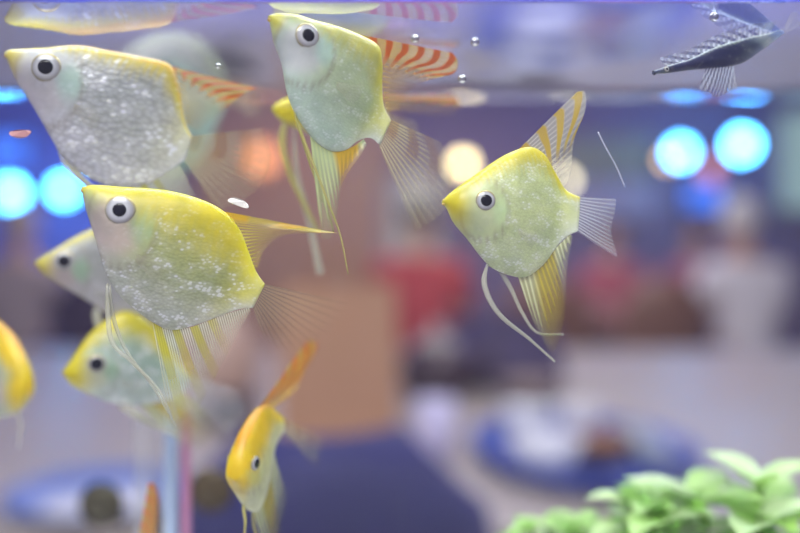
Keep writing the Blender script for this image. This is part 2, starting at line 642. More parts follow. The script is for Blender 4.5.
def on_table(px, py):
    """the point of the table top seen at that pixel"""
    dz = ZT - ZC
    d = dz * FP / (266.5 - py)
    return Vector(((px - 400) / FP * d, d, ZT))


p1, p2 = on_table(480, 500), on_table(650, 415)
o = thing('serving_tray', 'large blue serving tray with dishes on the table', 'tray', (0.28, 1.21, ZT))
bm = bmesh.new()
lathe(bm, [(0, 0.004), (0.17, 0.004), (0.195, 0.014), (0.212, 0.03), (0.22, 0.03), (0.205, 0.008), (0.178, 0.0), (0, 0.0)], 56, (0, 0, 0), 0.77, 1.05)
from_bm('tray_body', bm, M_bluetray, o)
for sy in (-1, 1):
    tube_obj('handle', [(-0.04, sy * 0.225, 0.03), (-0.03, sy * 0.25, 0.036), (0.03, sy * 0.25, 0.036), (0.04, sy * 0.225, 0.03)], 0.006, M_bluetray, o)


def bowl(x, y, r, h, m, label, z=ZT + 0.0045, name='bowl', cat='bowl', food=None, grp=None):
    o = thing(name, label, cat, (x, y, z), 0, grp)
    lathe_obj('bowl_body' if name == 'bowl' else 'dish', [(0, 0), (r * 0.5, 0), (r * 0.55, h * 0.08), (r * 0.85, h * 0.55), (r, h), (r * 0.96, h), (r * 0.8, h * 0.55), (r * 0.5, h * 0.14), (0, h * 0.12)], m, o)
    if food:
        bm = bmesh.new()
        for k in range(26):
            a, q = random.random() * 2 * PI, math.sqrt(random.random()) * r * 0.62
            bmesh.ops.create_icosphere(bm, subdivisions=2, radius=r * random.uniform(0.14, 0.24), matrix=Matrix.Translation((q * math.cos(a), q * math.sin(a), h * 0.62 + random.random() * h * 0.2)) @ Matrix.Diagonal((1, 1, 0.6, 1)))
        f = from_bm('food', bm, food, o)
        f['kind'] = 'stuff'
    return o


M_food = mat('brown food', (150, 92, 62), 0.6, 0, 0.25, 60)
M_food2 = mat('orange food', (190, 120, 80), 0.6, 0, 0.25, 60)
bowl(0.208, 1.11, 0.054, 0.05, M_white, 'white bowl at the near left of the blue tray')
bowl(0.215, 1.33, 0.046, 0.055, M_white, 'small white bowl at the far left of the blue tray')
bowl(0.31, 1.345, 0.042, 0.055, M_white, 'small white bowl of orange food at the far side of the blue tray', food=M_food2)
bowl(0.303, 1.19, 0.056, 0.035, mat('brown dish', (120, 84, 66), 0.4), 'brown dish of food in the middle of the blue tray', name='food_dish', cat='dish', food=M_food)
# folded napkin along the right of the tray
bm = bmesh.new()
N = 16
g = [[bm.verts.new((-0.022 + 0.05 * i / 6 + 0.006 * math.sin(j * 0.7), -0.11 + 0.22 * j / N, 0.012 + 0.010 * math.sin(i * 1.6 + j * 0.5) + 0.008 * math.cos(j * 0.9))) for j in range(N + 1)] for i in range(7)]
for i in range(6):
    for j in range(N):
        bm.faces.new((g[i][j], g[i + 1][j], g[i + 1][j + 1], g[i][j + 1]))
bmesh.ops.solidify(bm, geom=bm.faces[:], thickness=0.008)
o = from_bm('napkin', bm, mat('napkin cloth', (205, 215, 228), 0.8))
o.location = (0.378, 1.21, ZT + 0.012)
o.rotation_euler = (0, 0, 0.0)
tag(o, 'crumpled pale napkin lying along the right side of the blue tray', 'napkin')

# lavender tumbler, pink cloth, dark pot
q = on_table(436, 462)
o = thing('tumbler', 'pale lavender tumbler left of the blue tray', 'cup', q)
lathe_obj('cup', [(0, 0), (0.026, 0), (0.033, 0.095), (0.031, 0.095), (0.025, 0.006), (0, 0.006)], mat('lavender plastic', (206, 200, 236), 0.3, 0, 0.02), o)
q = on_table(368, 468)
o = from_bm('folded_cloth', (lambda b: (box(b, (0, 0, 0.012), (0.13, 0.07, 0.022), 0.008), box(b, (0.01, 0.005, 0.028), (0.10, 0.055, 0.014), 0.006), b)[-1])(bmesh.new()), mat('pinkish cloth', (214, 176, 196), 0.8))
o.location = q
o.rotation_euler = (0, 0, 0.3)
tag(o, 'folded pinkish cloth on the table beside the lavender tumbler', 'cloth')
q = on_table(436, 398)
o = thing('teapot', 'dark plum teapot whose round lid is coloured pale for a highlight, behind the lavender tumbler', 'teapot', q)
lathe_obj('pot_body', [(0, 0), (0.06, 0), (0.085, 0.04), (0.085, 0.08), (0.055, 0.12), (0, 0.12)], mat('dark plum glaze', (58, 34, 52), 0.3), o)
lathe_obj('lid', [(0.048, 0.12), (0.045, 0.135), (0.012, 0.146), (0.016, 0.160), (0.010, 0.168), (0, 0.17)], mat('highlit lid', (170, 160, 160), 0.3), o)  # highlight on the lid put in as a pale colour
tube_obj('spout', [(0.07, 0, 0.05), (0.115, 0, 0.08), (0.13, 0, 0.125)], [0.02, 0.014, 0.010], mat('dark plum glaze', (58, 34, 52)), o)
tube_obj('handle', spline([(-0.075, 0, 0.10), (-0.125, 0, 0.095), (-0.125, 0, 0.045), (-0.078, 0, 0.035)], 14), 0.009, mat('dark plum glaze', (58, 34, 52)), o)

# kraft paper bag
q = on_table(338, 440)
o = thing('paper_bag', 'large tan paper bag standing on the table left of the cups', 'bag', (q.x, q.y, ZT), 0.12)
bm = bmesh.new()
W_, D_, Hh = 0.095, 0.055, 0.27
levels = [(0, 1.0, 1.0), (0.02, 1.02, 1.0), (0.5, 1.04, 0.9), (0.85, 1.0, 0.75), (1.0, 1.0, 0.7)]
rings = []
for lv, sx, sy in levels:
    ring = []
    for (ax, ay) in ((-1, -1), (0, -1.02), (1, -1), (1, 0), (1, 1), (0, 1.02), (-1, 1), (-1, 0)):
        inset = 0.82 if ay == 0 and lv > 0.3 else 1.0
        ring.append(bm.verts.new((ax * W_ * sx * inset, ay * D_ * sy, lv * Hh)))
    rings.append(ring)
for a, b in zip(rings, rings[1:]):
    for k in range(8):
        bm.faces.new((a[k], a[(k + 1) % 8], b[(k + 1) % 8], b[k]))
bm.faces.new(rings[0])
from_bm('bag_body', bm, mat('kraft paper', (182, 138, 108), 0.8, 0, 0.06, 8), o, False)
for s in (-1, 1):
    tube_obj('handle', spline([(-0.04, s * 0.037, 0.255), (-0.035, s * 0.04, 0.30), (0, s * 0.04, 0.315), (0.035, s * 0.04, 0.30), (0.04, s * 0.037, 0.255)], 18), 0.004, mat('kraft cord', (170, 116, 82), 0.8), o)

# beige jar and dark bowl
q = on_table(226, 402)
o = thing('jar', 'beige ceramic jar on the table left of the paper bag', 'jar', q)
lathe_obj('jar_body', [(0, 0), (0.05, 0), (0.072, 0.05), (0.074, 0.11), (0.058, 0.155), (0.05, 0.165), (0, 0.165)], mat('beige glaze', (196, 164, 150), 0.4), o)
lathe_obj('lid', [(0.055, 0.166), (0.052, 0.178), (0.015, 0.19), (0.012, 0.205), (0, 0.208)], mat('beige glaze', (196, 164, 150)), o)
q = on_table(228, 424)
bowl(q.x, q.y, 0.06, 0.05, mat('dark bowl glaze', (48, 38, 52), 0.3), 'small dark bowl in front of the beige jar', ZT + 0.0005)

# soft dark bag lying behind the tray
q = on_table(512, 389)
o = thing('handbag', 'dark violet soft handbag lying on the table behind the tray', 'bag', q, 0.1)
bm = bmesh.new()
bmesh.ops.create_uvsphere(bm, u_segments=36, v_segments=20, radius=1.0)
for v in bm.verts:
    c = v.co
    f = lambda a, p_: math.copysign(abs(a) ** p_, a)
    x, y, z = f(c.x, 0.6), f(c.y, 0.7), f(c.z, 0.6)
    v.co = Vector((x * 0.125 * (1 - 0.12 * z), y * 0.055 * (1 - 0.35 * z), 0.066 + z * 0.066 - 0.008 * (1 - x * x) * (z > 0.5)))
from_bm('bag_body', bm, mat('dark violet cloth', (62, 48, 92), 0.7, 0, 0.1, 30), o)
for sy in (-1, 1):
    tube_obj('handle', spline([(-0.06, sy * 0.03, 0.105), (-0.05, sy * 0.045, 0.15), (0, sy * 0.055, 0.165), (0.05, sy * 0.045, 0.15), (0.06, sy * 0.03, 0.105)], 20), 0.006, mat('dark violet strap', (48, 38, 74), 0.6), o)
q = on_table(528, 400)
bowl(q.x, q.y - 0.02, 0.075, 0.05, mat('taupe glaze', (120, 104, 112), 0.4), 'wide taupe bowl on the table behind the blue tray', ZT + 0.0005, food=mat('grey brown food', (150, 128, 112), 0.6, 0, 0.2, 60))
# plate, bottom left
q = on_table(100, 505)
o = thing('plate', 'blue rimmed white plate at the bottom left of the table', 'plate', q)
lathe_obj('rim', [(0.068, 0.004), (0.10, 0.018), (0.112, 0.022), (0.112, 0.019), (0.10, 0.012), (0.066, 0.0)], mat('plate blue', (92, 118, 196), 0.3), o)
lathe_obj('well', [(0, 0.006), (0.066, 0.006), (0.07, 0.005), (0.068, 0.0), (0, 0.0)], M_white, o)

# ------------------------------------------------------------------ the aquarium
XT, YF, YB, HW = 0.235, 0.149, 0.302, 0.051      # half width, front and back glass, waterline above the lens
ZW = ZC + HW
ZB = ZC - 0.125                                 # tank floor
ZTOP = ZC + 0.14
GT = 0.004


def glass_mat(name, tint, refl):
    t = NT(name)
    lw = t.n('ShaderNodeLayerWeight', {'Blend': 0.5})
    f5 = t.math('POWER', lw.outputs['Facing'], 5.0)
    fac = t.math('MULTIPLY_ADD', f5, 0.5, refl)
    tr = t.n('ShaderNodeBsdfTransparent', {'Color': tint})
    gl = t.n('ShaderNodeBsdfGlossy', {'Roughness': 0.0})
    mx = t.n('ShaderNodeMixShader', {0: fac, 1: tr.outputs[0], 2: gl.outputs[0]})
    return t.out(mx.outputs[0])


M_glass = glass_mat('tank glass', (0.985, 0.995, 0.99, 1), 0.02)
tank = thing('aquarium', 'narrow glass aquarium filled with water, holding the angelfish', 'aquarium', (0, (YF + YB) / 2, ZB - GT))
ox, oy, oz = 0, (YF + YB) / 2, ZB - GT


def pane(name, c, s):
    return box_obj(name, (c[0] - ox, c[1] - oy, c[2] - oz), s, M_glass, tank, 0.0004)


zmid, zh = (ZB + ZTOP) / 2, ZTOP - ZB
pane('front_pane', (0, YF - GT / 2, zmid), (2 * XT + 2 * GT, GT, zh))
pane('back_pane', (0, YB + GT / 2, zmid), (2 * XT + 2 * GT, GT, zh))
pane('side_pane', (-XT - GT / 2, oy, zmid), (GT, YB - YF, zh))
pane('side_pane', (XT + GT / 2, oy, zmid), (GT, YB - YF, zh))
pane('bottom_pane', (0, oy, ZB - GT / 2), (2 * XT + 2 * GT, YB - YF + 2 * GT, GT))
bm = bmesh.new()
for y in (YF - GT / 2, YB + GT / 2):
    box(bm, (0, y - oy, ZTOP + 0.004 - oz), (2 * XT + 3 * GT, GT * 2, 0.008), 0.0015)
for s in (-1, 1):
    box(bm, (s * (XT + GT / 2), 0, ZTOP + 0.004 - oz), (GT * 2, YB - YF, 0.008), 0.0015)
from_bm('rim', bm, mat('black rim', (30, 30, 36), 0.4), tank, False)

# stand under it
o = thing('aquarium_stand', 'dark wooden cabinet carrying the aquarium, below the picture', 'cabinet', (0, oy, 0))
zt = ZB - GT - 0.0005
box_obj('cabinet_body', (0, 0, zt / 2), (0.5, 0.16, zt - 0.001), wood('dark stand wood', (70, 52, 50), (54, 40, 42)), o, 0.004)
for s in (-1, 1):
    dr = box_obj('door', (s * 0.122, 0.083, zt / 2), (0.23, 0.006, zt - 0.1), wood('dark stand wood', (70, 52, 50), (54, 40, 42)), o, 0.002)
    lathe_obj('knob', ball_prof(0.01, 8), M_darkmetal, dr, 16, (s * 0.03, 0.094, zt / 2))

# lamp bar resting on the rim, lit side down
o = thing('aquarium_lamp', 'slim lamp bar resting across the rim above the water', 'lamp', (0, oy + 0.012, ZTOP + 0.0082))
for s in (-1, 1):
    tube_obj('foot', [(s * (XT + 0.001), 0, 0), (s * (XT + 0.001), 0, 0.05), (s * (XT - 0.03), 0, 0.058)], 0.004, M_darkmetal, o)
box_obj('housing', (0, 0, 0.062), (2 * XT, 0.05, 0.012), mat('violet blue housing', (84, 88, 190), 0.4), o, 0.003)
box_obj('light_strip', (0, 0, 0.0552), (2 * XT - 0.03, 0.036, 0.002), emit('aquarium tubes', (0.82, 0.91, 1.0), 24), o)

# water body: rippled top, clear sides
t = NT('water')
lw = t.n('ShaderNodeLayerWeight', {'Blend': 0.5})
geo = t.n('ShaderNodeNewGeometry')
tir = t.ramp(lw.outputs['Facing'], [(0.30, 0.03), (0.37, 0.62)])
fres = t.math('MULTIPLY_ADD', t.math('POWER', lw.outputs['Facing'], 5.0), 0.9, 0.02)
fac = t.mix(geo.outputs['Backfacing'], fres, tir)
tr = t.n('ShaderNodeBsdfTransparent', {'Color': (0.97, 0.98, 1, 1)})
gl = t.n('ShaderNodeBsdfGlossy', {'Roughness': 0.015, 'Color': (0.80, 0.84, 1.0, 1)})
mx = t.n('ShaderNodeMixShader', {0: fac, 1: tr.outputs[0], 2: gl.outputs[0]})
HAZE = 0.12
vs = t.n('ShaderNodeVolumeScatter', {'Color': (0.85, 0.88, 1.0, 1), 'Density': HAZE, 'Anisotropy': 0.4})
M_wtop = t.out(mx.outputs[0], vs.outputs[0])
t = NT('water side')
tr = t.n('ShaderNodeBsdfTransparent')
vs = t.n('ShaderNodeVolumeScatter', {'Color': (0.85, 0.88, 1.0, 1), 'Density': HAZE, 'Anisotropy': 0.4})
M_wside = t.out(tr.outputs[0], vs.outputs[0])


def water_z(x, y):
    # flat near the front glass, heaping up towards the back glass
    z = 0.0
    if y > 0.215:
        a = min(y, 0.235) - 0.215
        z += 0.5 * (0.166 / 0.02) * a * a
    if y > 0.235:
        b = min(y, 0.270) - 0.235
        z += 0.166 * b + 0.5 * (0.008 / 0.035) * b * b
    if y > 0.270:
        b = y - 0.270
        z += 0.174 * b + 0.5 * (0.014 / 0.032) * b * b
    z += 0.0016 * math.exp(-(YB - y) / 0.0025)
    k = 0.3 + 0.7 * ss(0.16, 0.24, y)
    z += k * 0.00005 * math.sin(x * 95 + y * 160) + k * 0.00003 * math.sin(x * 210 - y * 240 + 1.1)
    return z


nx, ny = 170, 110
verts, faces = [], []
e = 0.0003
xs = [-XT + e + (2 * XT - 2 * e) * i / nx for i in range(nx + 1)]
ys = [YF + e + (YB - YF - 2 * e) * j / ny for j in range(ny + 1)]
for y in ys:
    for x in xs:
        verts.append((x, y, ZW + water_z(x, y)))
nt = len(verts)
for j in range(ny):
    for i in range(nx):
        k = j * (nx + 1) + i
        faces.append((k, k + 1, k + nx + 2, k + nx + 1))
ntop = len(faces)
rim_idx = [i for i in range(nx + 1)] + [j * (nx + 1) + nx for j in range(1, ny + 1)] + [ny * (nx + 1) + i for i in range(nx - 1, -1, -1)] + [j * (nx + 1) for j in range(ny - 1, 0, -1)]
for k in rim_idx:
    x, y, _ = verts[k]
    verts.append((x, y, ZB + 0.0003))
nr = len(rim_idx)
for k in range(nr):
    k2 = (k + 1) % nr
    faces.append((rim_idx[k2], rim_idx[k], nt + k, nt + k2))
faces.append(tuple(nt + k for k in range(nr - 1, -1, -1)))
me = mesh('water', verts, faces)
me.materials.append(M_wtop)
me.materials.append(M_wside)
for i, pg in enumerate(me.polygons):
    pg.material_index = 0 if i < ntop else 1
    pg.use_smooth = i < ntop
water = bpy.data.objects.new('water', me)
COL.objects.link(water)
tag(water, 'clear water filling the aquarium with a mirror like rippled surface', 'water', kind='stuff')

# gravel bed
bm = bmesh.new()
GN = 90
gg = [[bm.verts.new((-XT + 0.001 + (2 * XT - 0.002) * i / GN, YF + 0.001 + (YB - YF - 0.002) * j / 24, ZB + 0.010 + random.uniform(0, 0.003))) for j in range(25)] for i in range(GN + 1)]
for i in range(GN):
    for j in range(24):
        bm.faces.new((gg[i][j], gg[i + 1][j], gg[i + 1][j + 1], gg[i][j + 1]))
o = from_bm('gravel', bm, mat('gravel', (226, 220, 205), 0.8, 0, 0.3, 400))
tag(o, 'fine pale gravel on the aquarium floor', 'gravel', kind='stuff')

# ------------------------------------------------------------------ fish
def body_material():
    t = NT('angelfish skin')
    at_ = t.n('ShaderNodeAttribute', attribute_name='Col')
    si = t.n('ShaderNodeAttribute', attribute_name='Silver')
    uv = t.n('ShaderNodeUVMap', uv_map='UVMap')
    mp = t.n('ShaderNodeMapping', {'Vector': uv.outputs[0], 'Rotation': (0, 0, 0.55), 'Scale': (40, 62, 1)})
    vo = t.n('ShaderNodeTexVoronoi', {'Vector': mp.outputs[0], 'Scale': 1.0, 'Randomness': 0.85}, voronoi_dimensions='2D')
    mp2 = t.n('ShaderNodeMapping', {'Vector': uv.outputs[0], 'Rotation': (0, 0, 0.5), 'Scale': (8, 15, 1)})
    nz = t.n('ShaderNodeTexNoise', {'Vector': mp2.outputs[0], 'Scale': 1.0, 'Detail': 2.0}, noise_dimensions='2D')
    r = t.n('ShaderNodeSeparateColor', {0: vo.outputs['Color']})
    cell = t.math('MULTIPLY', t.math('POWER', r.outputs[0], 2.0), t.ramp(vo.outputs['Distance'], [(0.25, 1.0), (0.62, 0.0)]))
    spark = t.math('MULTIPLY', cell, t.ramp(nz.outputs[0], [(0.46, 0.0), (0.66, 1.0)]))
    spark = t.ramp(spark, [(0.05, 0.0), (0.36, 1.0)])
    # silvery sheen and glints painted into the base colour, over the guanine scales
    sheen = t.math('MULTIPLY', t.ramp(nz.outputs[0], [(0.42, 0.0), (0.68, 1.0)]), 0.30)
    fac = t.math('MULTIPLY', t.math('MAXIMUM', spark, sheen), si.outputs['Fac'])
    shade = t.ramp(vo.outputs['Distance'], [(0.18, 1.0), (0.72, 0.74)])
    base = t.mix(t.math('MINIMUM', t.math('MULTIPLY', si.outputs['Fac'], 1.0), 1.0), at_.outputs['Color'], t.mix(1.0, at_.outputs['Color'], shade, 'MULTIPLY'))
    mot = t.n('ShaderNodeTexNoise', {'Vector': uv.outputs[0], 'Scale': 5.0, 'Detail': 4.0}, noise_dimensions='2D')
    base = t.mix(1.0, base, t.ramp(mot.outputs[0], [(0.32, (0.84, 0.86, 0.86, 1)), (0.66, (1.06, 1.05, 1.03, 1))]), 'MULTIPLY')
    base = t.mix(fac, base, (0.95, 0.96, 1.0, 1))
    bump = t.n('ShaderNodeBump', {'Strength': t.math('MULTIPLY', si.outputs['Fac'], 0.5), 'Distance': 0.0003, 'Height': t.math('SUBTRACT', 1.0, vo.outputs['Distance'])})
    p = t.n('ShaderNodeBsdfPrincipled', {'Base Color': base, 'Roughness': t.math('MULTIPLY_ADD', fac, -0.12, 0.40), 'Metallic': t.math('MULTIPLY', fac, 0.25), 'Normal': bump.outputs[0], 'Specular IOR Level': 0.6,
                                           'Subsurface Weight': 0.6, 'Subsurface Radius': (1.0, 1.0, 0.75), 'Subsurface Scale': 0.005})
    return t.out(p.outputs[0])


M_body = body_material()


def fin_material(name, base, band=None, nb=5.0, slant=0.0, umax=1.0, a0=0.5, a1=0.2, rays=16, rayc=None, band_a=0.9, axis='v', phase=0.0, fade=0.0):
    """membrane between fin rays; bands are the fin's own colour bars"""
    t = NT(name)
    uv = t.n('ShaderNodeUVMap', uv_map='UVMap')
    sp = t.n('ShaderNodeSeparateXYZ', {0: uv.outputs[0]})
    u, v = sp.outputs[0], sp.outputs[1]
    ray = t.math('POWER', t.math('MULTIPLY_ADD', t.math('SINE', t.math('MULTIPLY', u, rays * 2 * PI)), 0.5, 0.5), 2.0)
    al = t.math('MULTIPLY_ADD', v, a1 - a0, a0)
    al = t.math('MULTIPLY', al, t.math('MULTIPLY_ADD', ray, 0.55, 0.55))
    colr = t.mix(ray, (*lin(*base)[:3], 1), (*lin(*(rayc or base))[:3], 1))
    if band:
        main, oth = (v, u) if axis == 'v' else (u, v)
        ph = t.math('MULTIPLY', t.math('MULTIPLY_ADD', oth, slant, main), nb * 2 * PI)
        ph = t.math('ADD', ph, phase)
        b = t.math('MULTIPLY_ADD', t.math('SINE', ph), 0.5, 0.5)
        b = t.ramp(b, [(0.40, 0.0), (0.72, 1.0)])
        lim = t.ramp(u, [(max(0.0, umax - 0.12), 1.0), (min(1.0, umax + 0.12), 0.0)])
        colr = t.mix(t.math('MULTIPLY', b, lim), colr, lin(*band))
        al = t.math('MAXIMUM', al, t.math('MULTIPLY', t.math('MULTIPLY', t.math('MULTIPLY_ADD', b, 0.4, 0.6), lim), t.math('MULTIPLY_ADD', t.math('POWER', v, 1.6), -fade * band_a, band_a)))
    df = t.n('ShaderNodeBsdfDiffuse', {'Color': colr})
    tl = t.n('ShaderNodeBsdfTranslucent', {'Color': colr})
    m1 = t.n('ShaderNodeMixShader', {0: 0.45, 1: df.outputs[0], 2: tl.outputs[0]})
    gl = t.n('ShaderNodeBsdfGlossy', {'Roughness': 0.35})
    m2 = t.n('ShaderNodeMixShader', {0: 0.06, 1: m1.outputs[0], 2: gl.outputs[0]})
    tr = t.n('ShaderNodeBsdfTransparent')
    m3 = t.n('ShaderNodeMixShader', {0: al, 1: tr.outputs[0], 2: m2.outputs[0]})
    return t.out(m3.outputs[0])


FM = {
    'clear': fin_material('clear fin', (205, 200, 190), a0=0.40, a1=0.10, rays=15, rayc=(240, 235, 215)),
    'dorsal_bars': fin_material('barred dorsal fin', (232, 188, 64), (206, 96, 22), 6.2, 0.7, 0.50, 0.45, 0.06, 18, (236, 198, 88), 0.95),
    'dorsal_orange': fin_material('orange dorsal fin', (236, 180, 40), (216, 110, 14), 5.5, 0.8, 0.75, 0.9, 0.7, 18, (238, 196, 70), 0.97),
    'dorsal_yellow': fin_material('yellow dorsal fin', (228, 204, 50), (222, 176, 16), 2.0, 0.3, 0.26, 0.60, 0.10, 18, (238, 220, 90), 0.95),
    'dorsal_gold': fin_material('gold striped dorsal fin', (220, 214, 190), (214, 180, 44), 3.4, 0.6, 0.62, 0.60, 0.34, 14, (244, 236, 205), 0.75),
    'anal_yellow': fin_material('yellow streaked anal fin', (212, 212, 172), (210, 204, 62), 5.4, -0.08, 0.66, 0.85, 0.10, 44, (232, 232, 205), 0.62, axis='u', fade=0.8),
    'anal_gold': fin_material('gold streaked anal fin', (214, 218, 150), (204, 186, 60), 1.1, 0.10, 0.75, 1.1, 0.02, 14, (228, 230, 180), 0.55, axis='u', phase=-1.6, fade=0.9),
    'anal_green': fin_material('pale green anal fin with orange streak', (190, 206, 150), (220, 178, 44), 1.0, -0.10, 0.95, 1.9, 0.05, 12, (206, 216, 152), 0.85, axis='u', phase=-2.6, fade=0.8),
    'tail': fin_material('tail fin', (212, 200, 146), (204, 168, 84), 3.0, 0.1, 0.5, 0.60, 0.14, 13, (236, 224, 170), 0.24),
    'tail_clear': fin_material('clear tail fin', (206, 206, 218), a0=0.66, a1=0.28, rays=13, rayc=(240, 240, 236)),
    'tail_ray': fin_material('tail fin with dark rays', (204, 192, 140), a0=0.50, a1=0.0, rays=12, rayc=(128, 112, 96)),
    'pale_fringe': fin_material('pale fringed fin', (205, 215, 225), (70, 76, 120), 9.0, 0.2, 1.0, 0.85, 0.35, 20, (230, 235, 240), 0.4, axis='u'),
}


def filament(name, rgb, alpha):
    t = NT(name)
    tc = t.n('ShaderNodeTexCoord')
    nz = t.n('ShaderNodeTexNoise', {'Vector': tc.outputs['Object'], 'Scale': 300.0})
    c = lin(*rgb)
    p = t.n('ShaderNodeBsdfPrincipled', {'Base Color': t.mix(nz.outputs[0], (c[0] * 0.9, c[1] * 0.9, c[2] * 0.9, 1), c), 'Roughness': 0.45})
    tr = t.n('ShaderNodeBsdfTransparent')
    mx = t.n('ShaderNodeMixShader', {0: alpha, 1: tr.outputs[0], 2: p.outputs[0]})
    return t.out(mx.outputs[0])


M_fil = filament('pale pelvic filament', (226, 226, 205), 0.36)
M_filg = filament('yellow green pelvic filament', (214, 206, 120), 0.55)
t = NT('fish eye iris')
at_ = t.n('ShaderNodeAttribute', attribute_name='Col')
p = t.n('ShaderNodeBsdfPrincipled', {'Base Color': at_.outputs['Color'], 'Roughness': 0.25, 'Metallic': 0.15, 'Coat Weight': 0.6})
M_iris = t.out(p.outputs[0])
M_pupil = mat('fish pupil', (14, 16, 30), 0.12, 0, 0.0)
M_lip = mat('fish lips', (222, 190, 110), 0.45, 0, 0.05, 300)

YEL = (0.66, 0.56, 0.012)
GOLD = (0.74, 0.47, 0.02)


def set_point_attr(me, name, kind, data):
    a = me.attributes.new(name, kind, 'POINT')
    if kind == 'FLOAT_COLOR':
        a.data.foreach_set('color', [c for q in data for c in (q[0], q[1], q[2], 1.0)])
    else:
        a.data.foreach_set('value', data)


def fish(spec):
    up, lo = spec['up'], spec['lo']
    (xn, yn), (xt, yt) = up[0], up[-1]
    pn, pt = at(xn, yn, spec['dn']), at(xt, yt, spec['dt'])
    a = math.atan2(pt.y - pn.y, pt.x - pn.x)
    P0 = (pn + pt) / 2
    U = Vector((math.cos(a), math.sin(a), 0))
    N = Vector((math.sin(a), -math.cos(a), 0))
    cx = at(xn, (yn + yt) / 2, spec['dn'])
    root = thing(spec.get('name', 'angelfish'), spec['label'], 'fish', P0, a, spec.get('group'))
    O = Vector((0, 0, ZC))

    def loc(q):
        D = Vector(((q[0] - 400) / FP, 1, (266.5 - q[1]) / FP))
        s = (P0 - O).dot(N) / D.dot(N)
        X = O + D * s - P0
        return Vector((X.dot(U), X.z))

    def loc_off(q, n_):
        D = Vector(((q[0] - 400) / FP, 1, (266.5 - q[1]) / FP))
        s = ((P0 - O).dot(N) + n_) / D.dot(N)
        X = O + D * s - P0
        return Vector((X.dot(U), X.z))

    ns, nr = spec.get('ns', 72), 36
    LU = spline([loc(q).to_3d() for q in up], ns)
    LL = spline([loc(q).to_3d() for q in lo], ns)
    length = (LU[-1].xy - LU[0].xy).length
    thick = spec.get('thick', 0.15)
    hmax = max((p - q).length for p, q in zip(LU, LL))
    eu = loc_off(spec['eye'], min(0.8 * thick * hmax, spec.get('eye_n', 1))) if spec.get('eye') else None
    er = spec.get('eye_r', 12) * spec['dn'] / FP
    sc = spec.get('scale', 1.0)
    verts, faces, cols, sil, uvs = [], [], [], [], []
    fl, be = spec['flank'], spec['belly']
    ye = spec.get('yellow', YEL)
    for i in range(ns):
        s = i / (ns - 1)
        p, q = LU[i], LL[i]
        h = (p - q).length
        # fullest behind the head, slim at the tail
        w_ = thick * hmax * (0.10 + 0.90 * math.sin(PI * min(1, (s * 0.93 + 0.02)) ** 0.62) ** 0.9) * (1 - 0.75 * ss(0.45, 1.0, s))
        w_ = min(w_, h * 0.46 + 0.0002)
        m = (p + q) / 2
        for k in range(nr):
            th = 2 * PI * k / nr
            c, sn = math.cos(th), math.sin(th)
            pos = m + (p - q) / 2 * c
            prof = math.copysign(abs(sn) ** 0.85, sn)
            tt = (c + 1) / 2
            # body is thicker above the middle and thins to the keel
            wk = w_ * (1.0 - 0.30 * ss(0.45, 0.0, tt))
            n_ = wk * prof
            px_, pz_ = pos.x, pos.y
            gill = 0.0
            if eu is not None:
                dx, dz = (px_ - eu.x) / er, (pz_ - eu.y) / er
                side = 1 if pt.x != pn.x else 1
                R = math.hypot(dx * 0.95, (dz + 0.9) * 0.75)
                gill = 1 - ss(2.05, 2.35, R)
                n_ += math.copysign(0.03 * er * 2.2 * gill, sn) * abs(sn)
                # a shallow socket round the eye
                Re = math.hypot(dx, dz)
                n_ += math.copysign(0.10 * er * (1 - ss(0.9, 1.5, Re)), sn) * abs(sn)
            verts.append((px_, -n_, pz_))
            uvs.append((px_ / 0.04 / sc, pz_ / 0.04 / sc))
            # pigment
            jit = 0.03 * math.sin(px_ * 5200 + pz_ * 2100)
            ytop = ss(spec.get('y0', 0.74), spec.get('y1', 0.96), tt + jit)
            ynose = 1 - ss(spec.get('n0', 0.05), spec.get('n1', 0.14), s)
            yrear = spec.get('rear', 0.5) * ss(0.70, 0.95, s)
            col = mixc(be, fl, ss(0.05, 0.55, tt))
            if eu is not None:
                face = (1 - ss(1.2, 2.6, math.hypot(dx + 0.4, dz + 1.0)))
                col = mixc(col, spec.get('face', (0.50, 0.42, 0.42)), 0.75 * face)
                gl_ = (1 - ss(0.5, 1.3, math.hypot(dx - 1.55, (dz + 0.9) * 0.8)))
                col = mixc(col, spec.get('cheek', (0.34, 0.52, 0.36)), 0.8 * gl_)
                edge = math.exp(-((R - 2.2) / 0.14) ** 2)
                col = mixc(col, (0.30, 0.24, 0.18), 0.45 * edge)
            col = mixc(col, ye, max(ytop * spec.get('ystr', 1), yrear * (0.4 + 0.6 * tt), ynose * spec.get('nose_y', 0.8) * ss(0.0, 0.7, tt + 0.4)))
            if spec.get('ridge'):
                col = mixc(col, spec['ridge'], ss(0.93, 0.99, tt) * ss(0.1, 0.3, s) * 0.8)
            cols.append(col)
            sil.append(spec.get('silver', 0.7) * (1 - ytop * 0.85) * (1 - 0.8 * gill) * ss(0.10, 0.30, s) * (1 - 0.6 * ss(0.85, 1.0, s)))
    for i in range(ns - 1):
        for k in range(nr):
            k2 = (k + 1) % nr
            faces.append((i * nr + k, i * nr + k2, (i + 1) * nr + k2, (i + 1) * nr + k))
    faces.append(tuple(range(nr))[::-1])
    faces.append(tuple((ns - 1) * nr + k for k in range(nr)))
    me = mesh('body', verts, faces)
    set_point_attr(me, 'Col', 'FLOAT_COLOR', cols)
    set_point_attr(me, 'Silver', 'FLOAT', sil)
    ul = me.uv_layers.new(name='UVMap')
    for lp in me.loops:
        ul.data[lp.index].uv = uvs[lp.vertex_index]
    bm = bmesh.new()
    bm.from_mesh(me)
    bmesh.ops.recalc_face_normals(bm, faces=bm.faces)
    bm.to_mesh(me)
    bm.free()
    link('body', me, M_body, root)

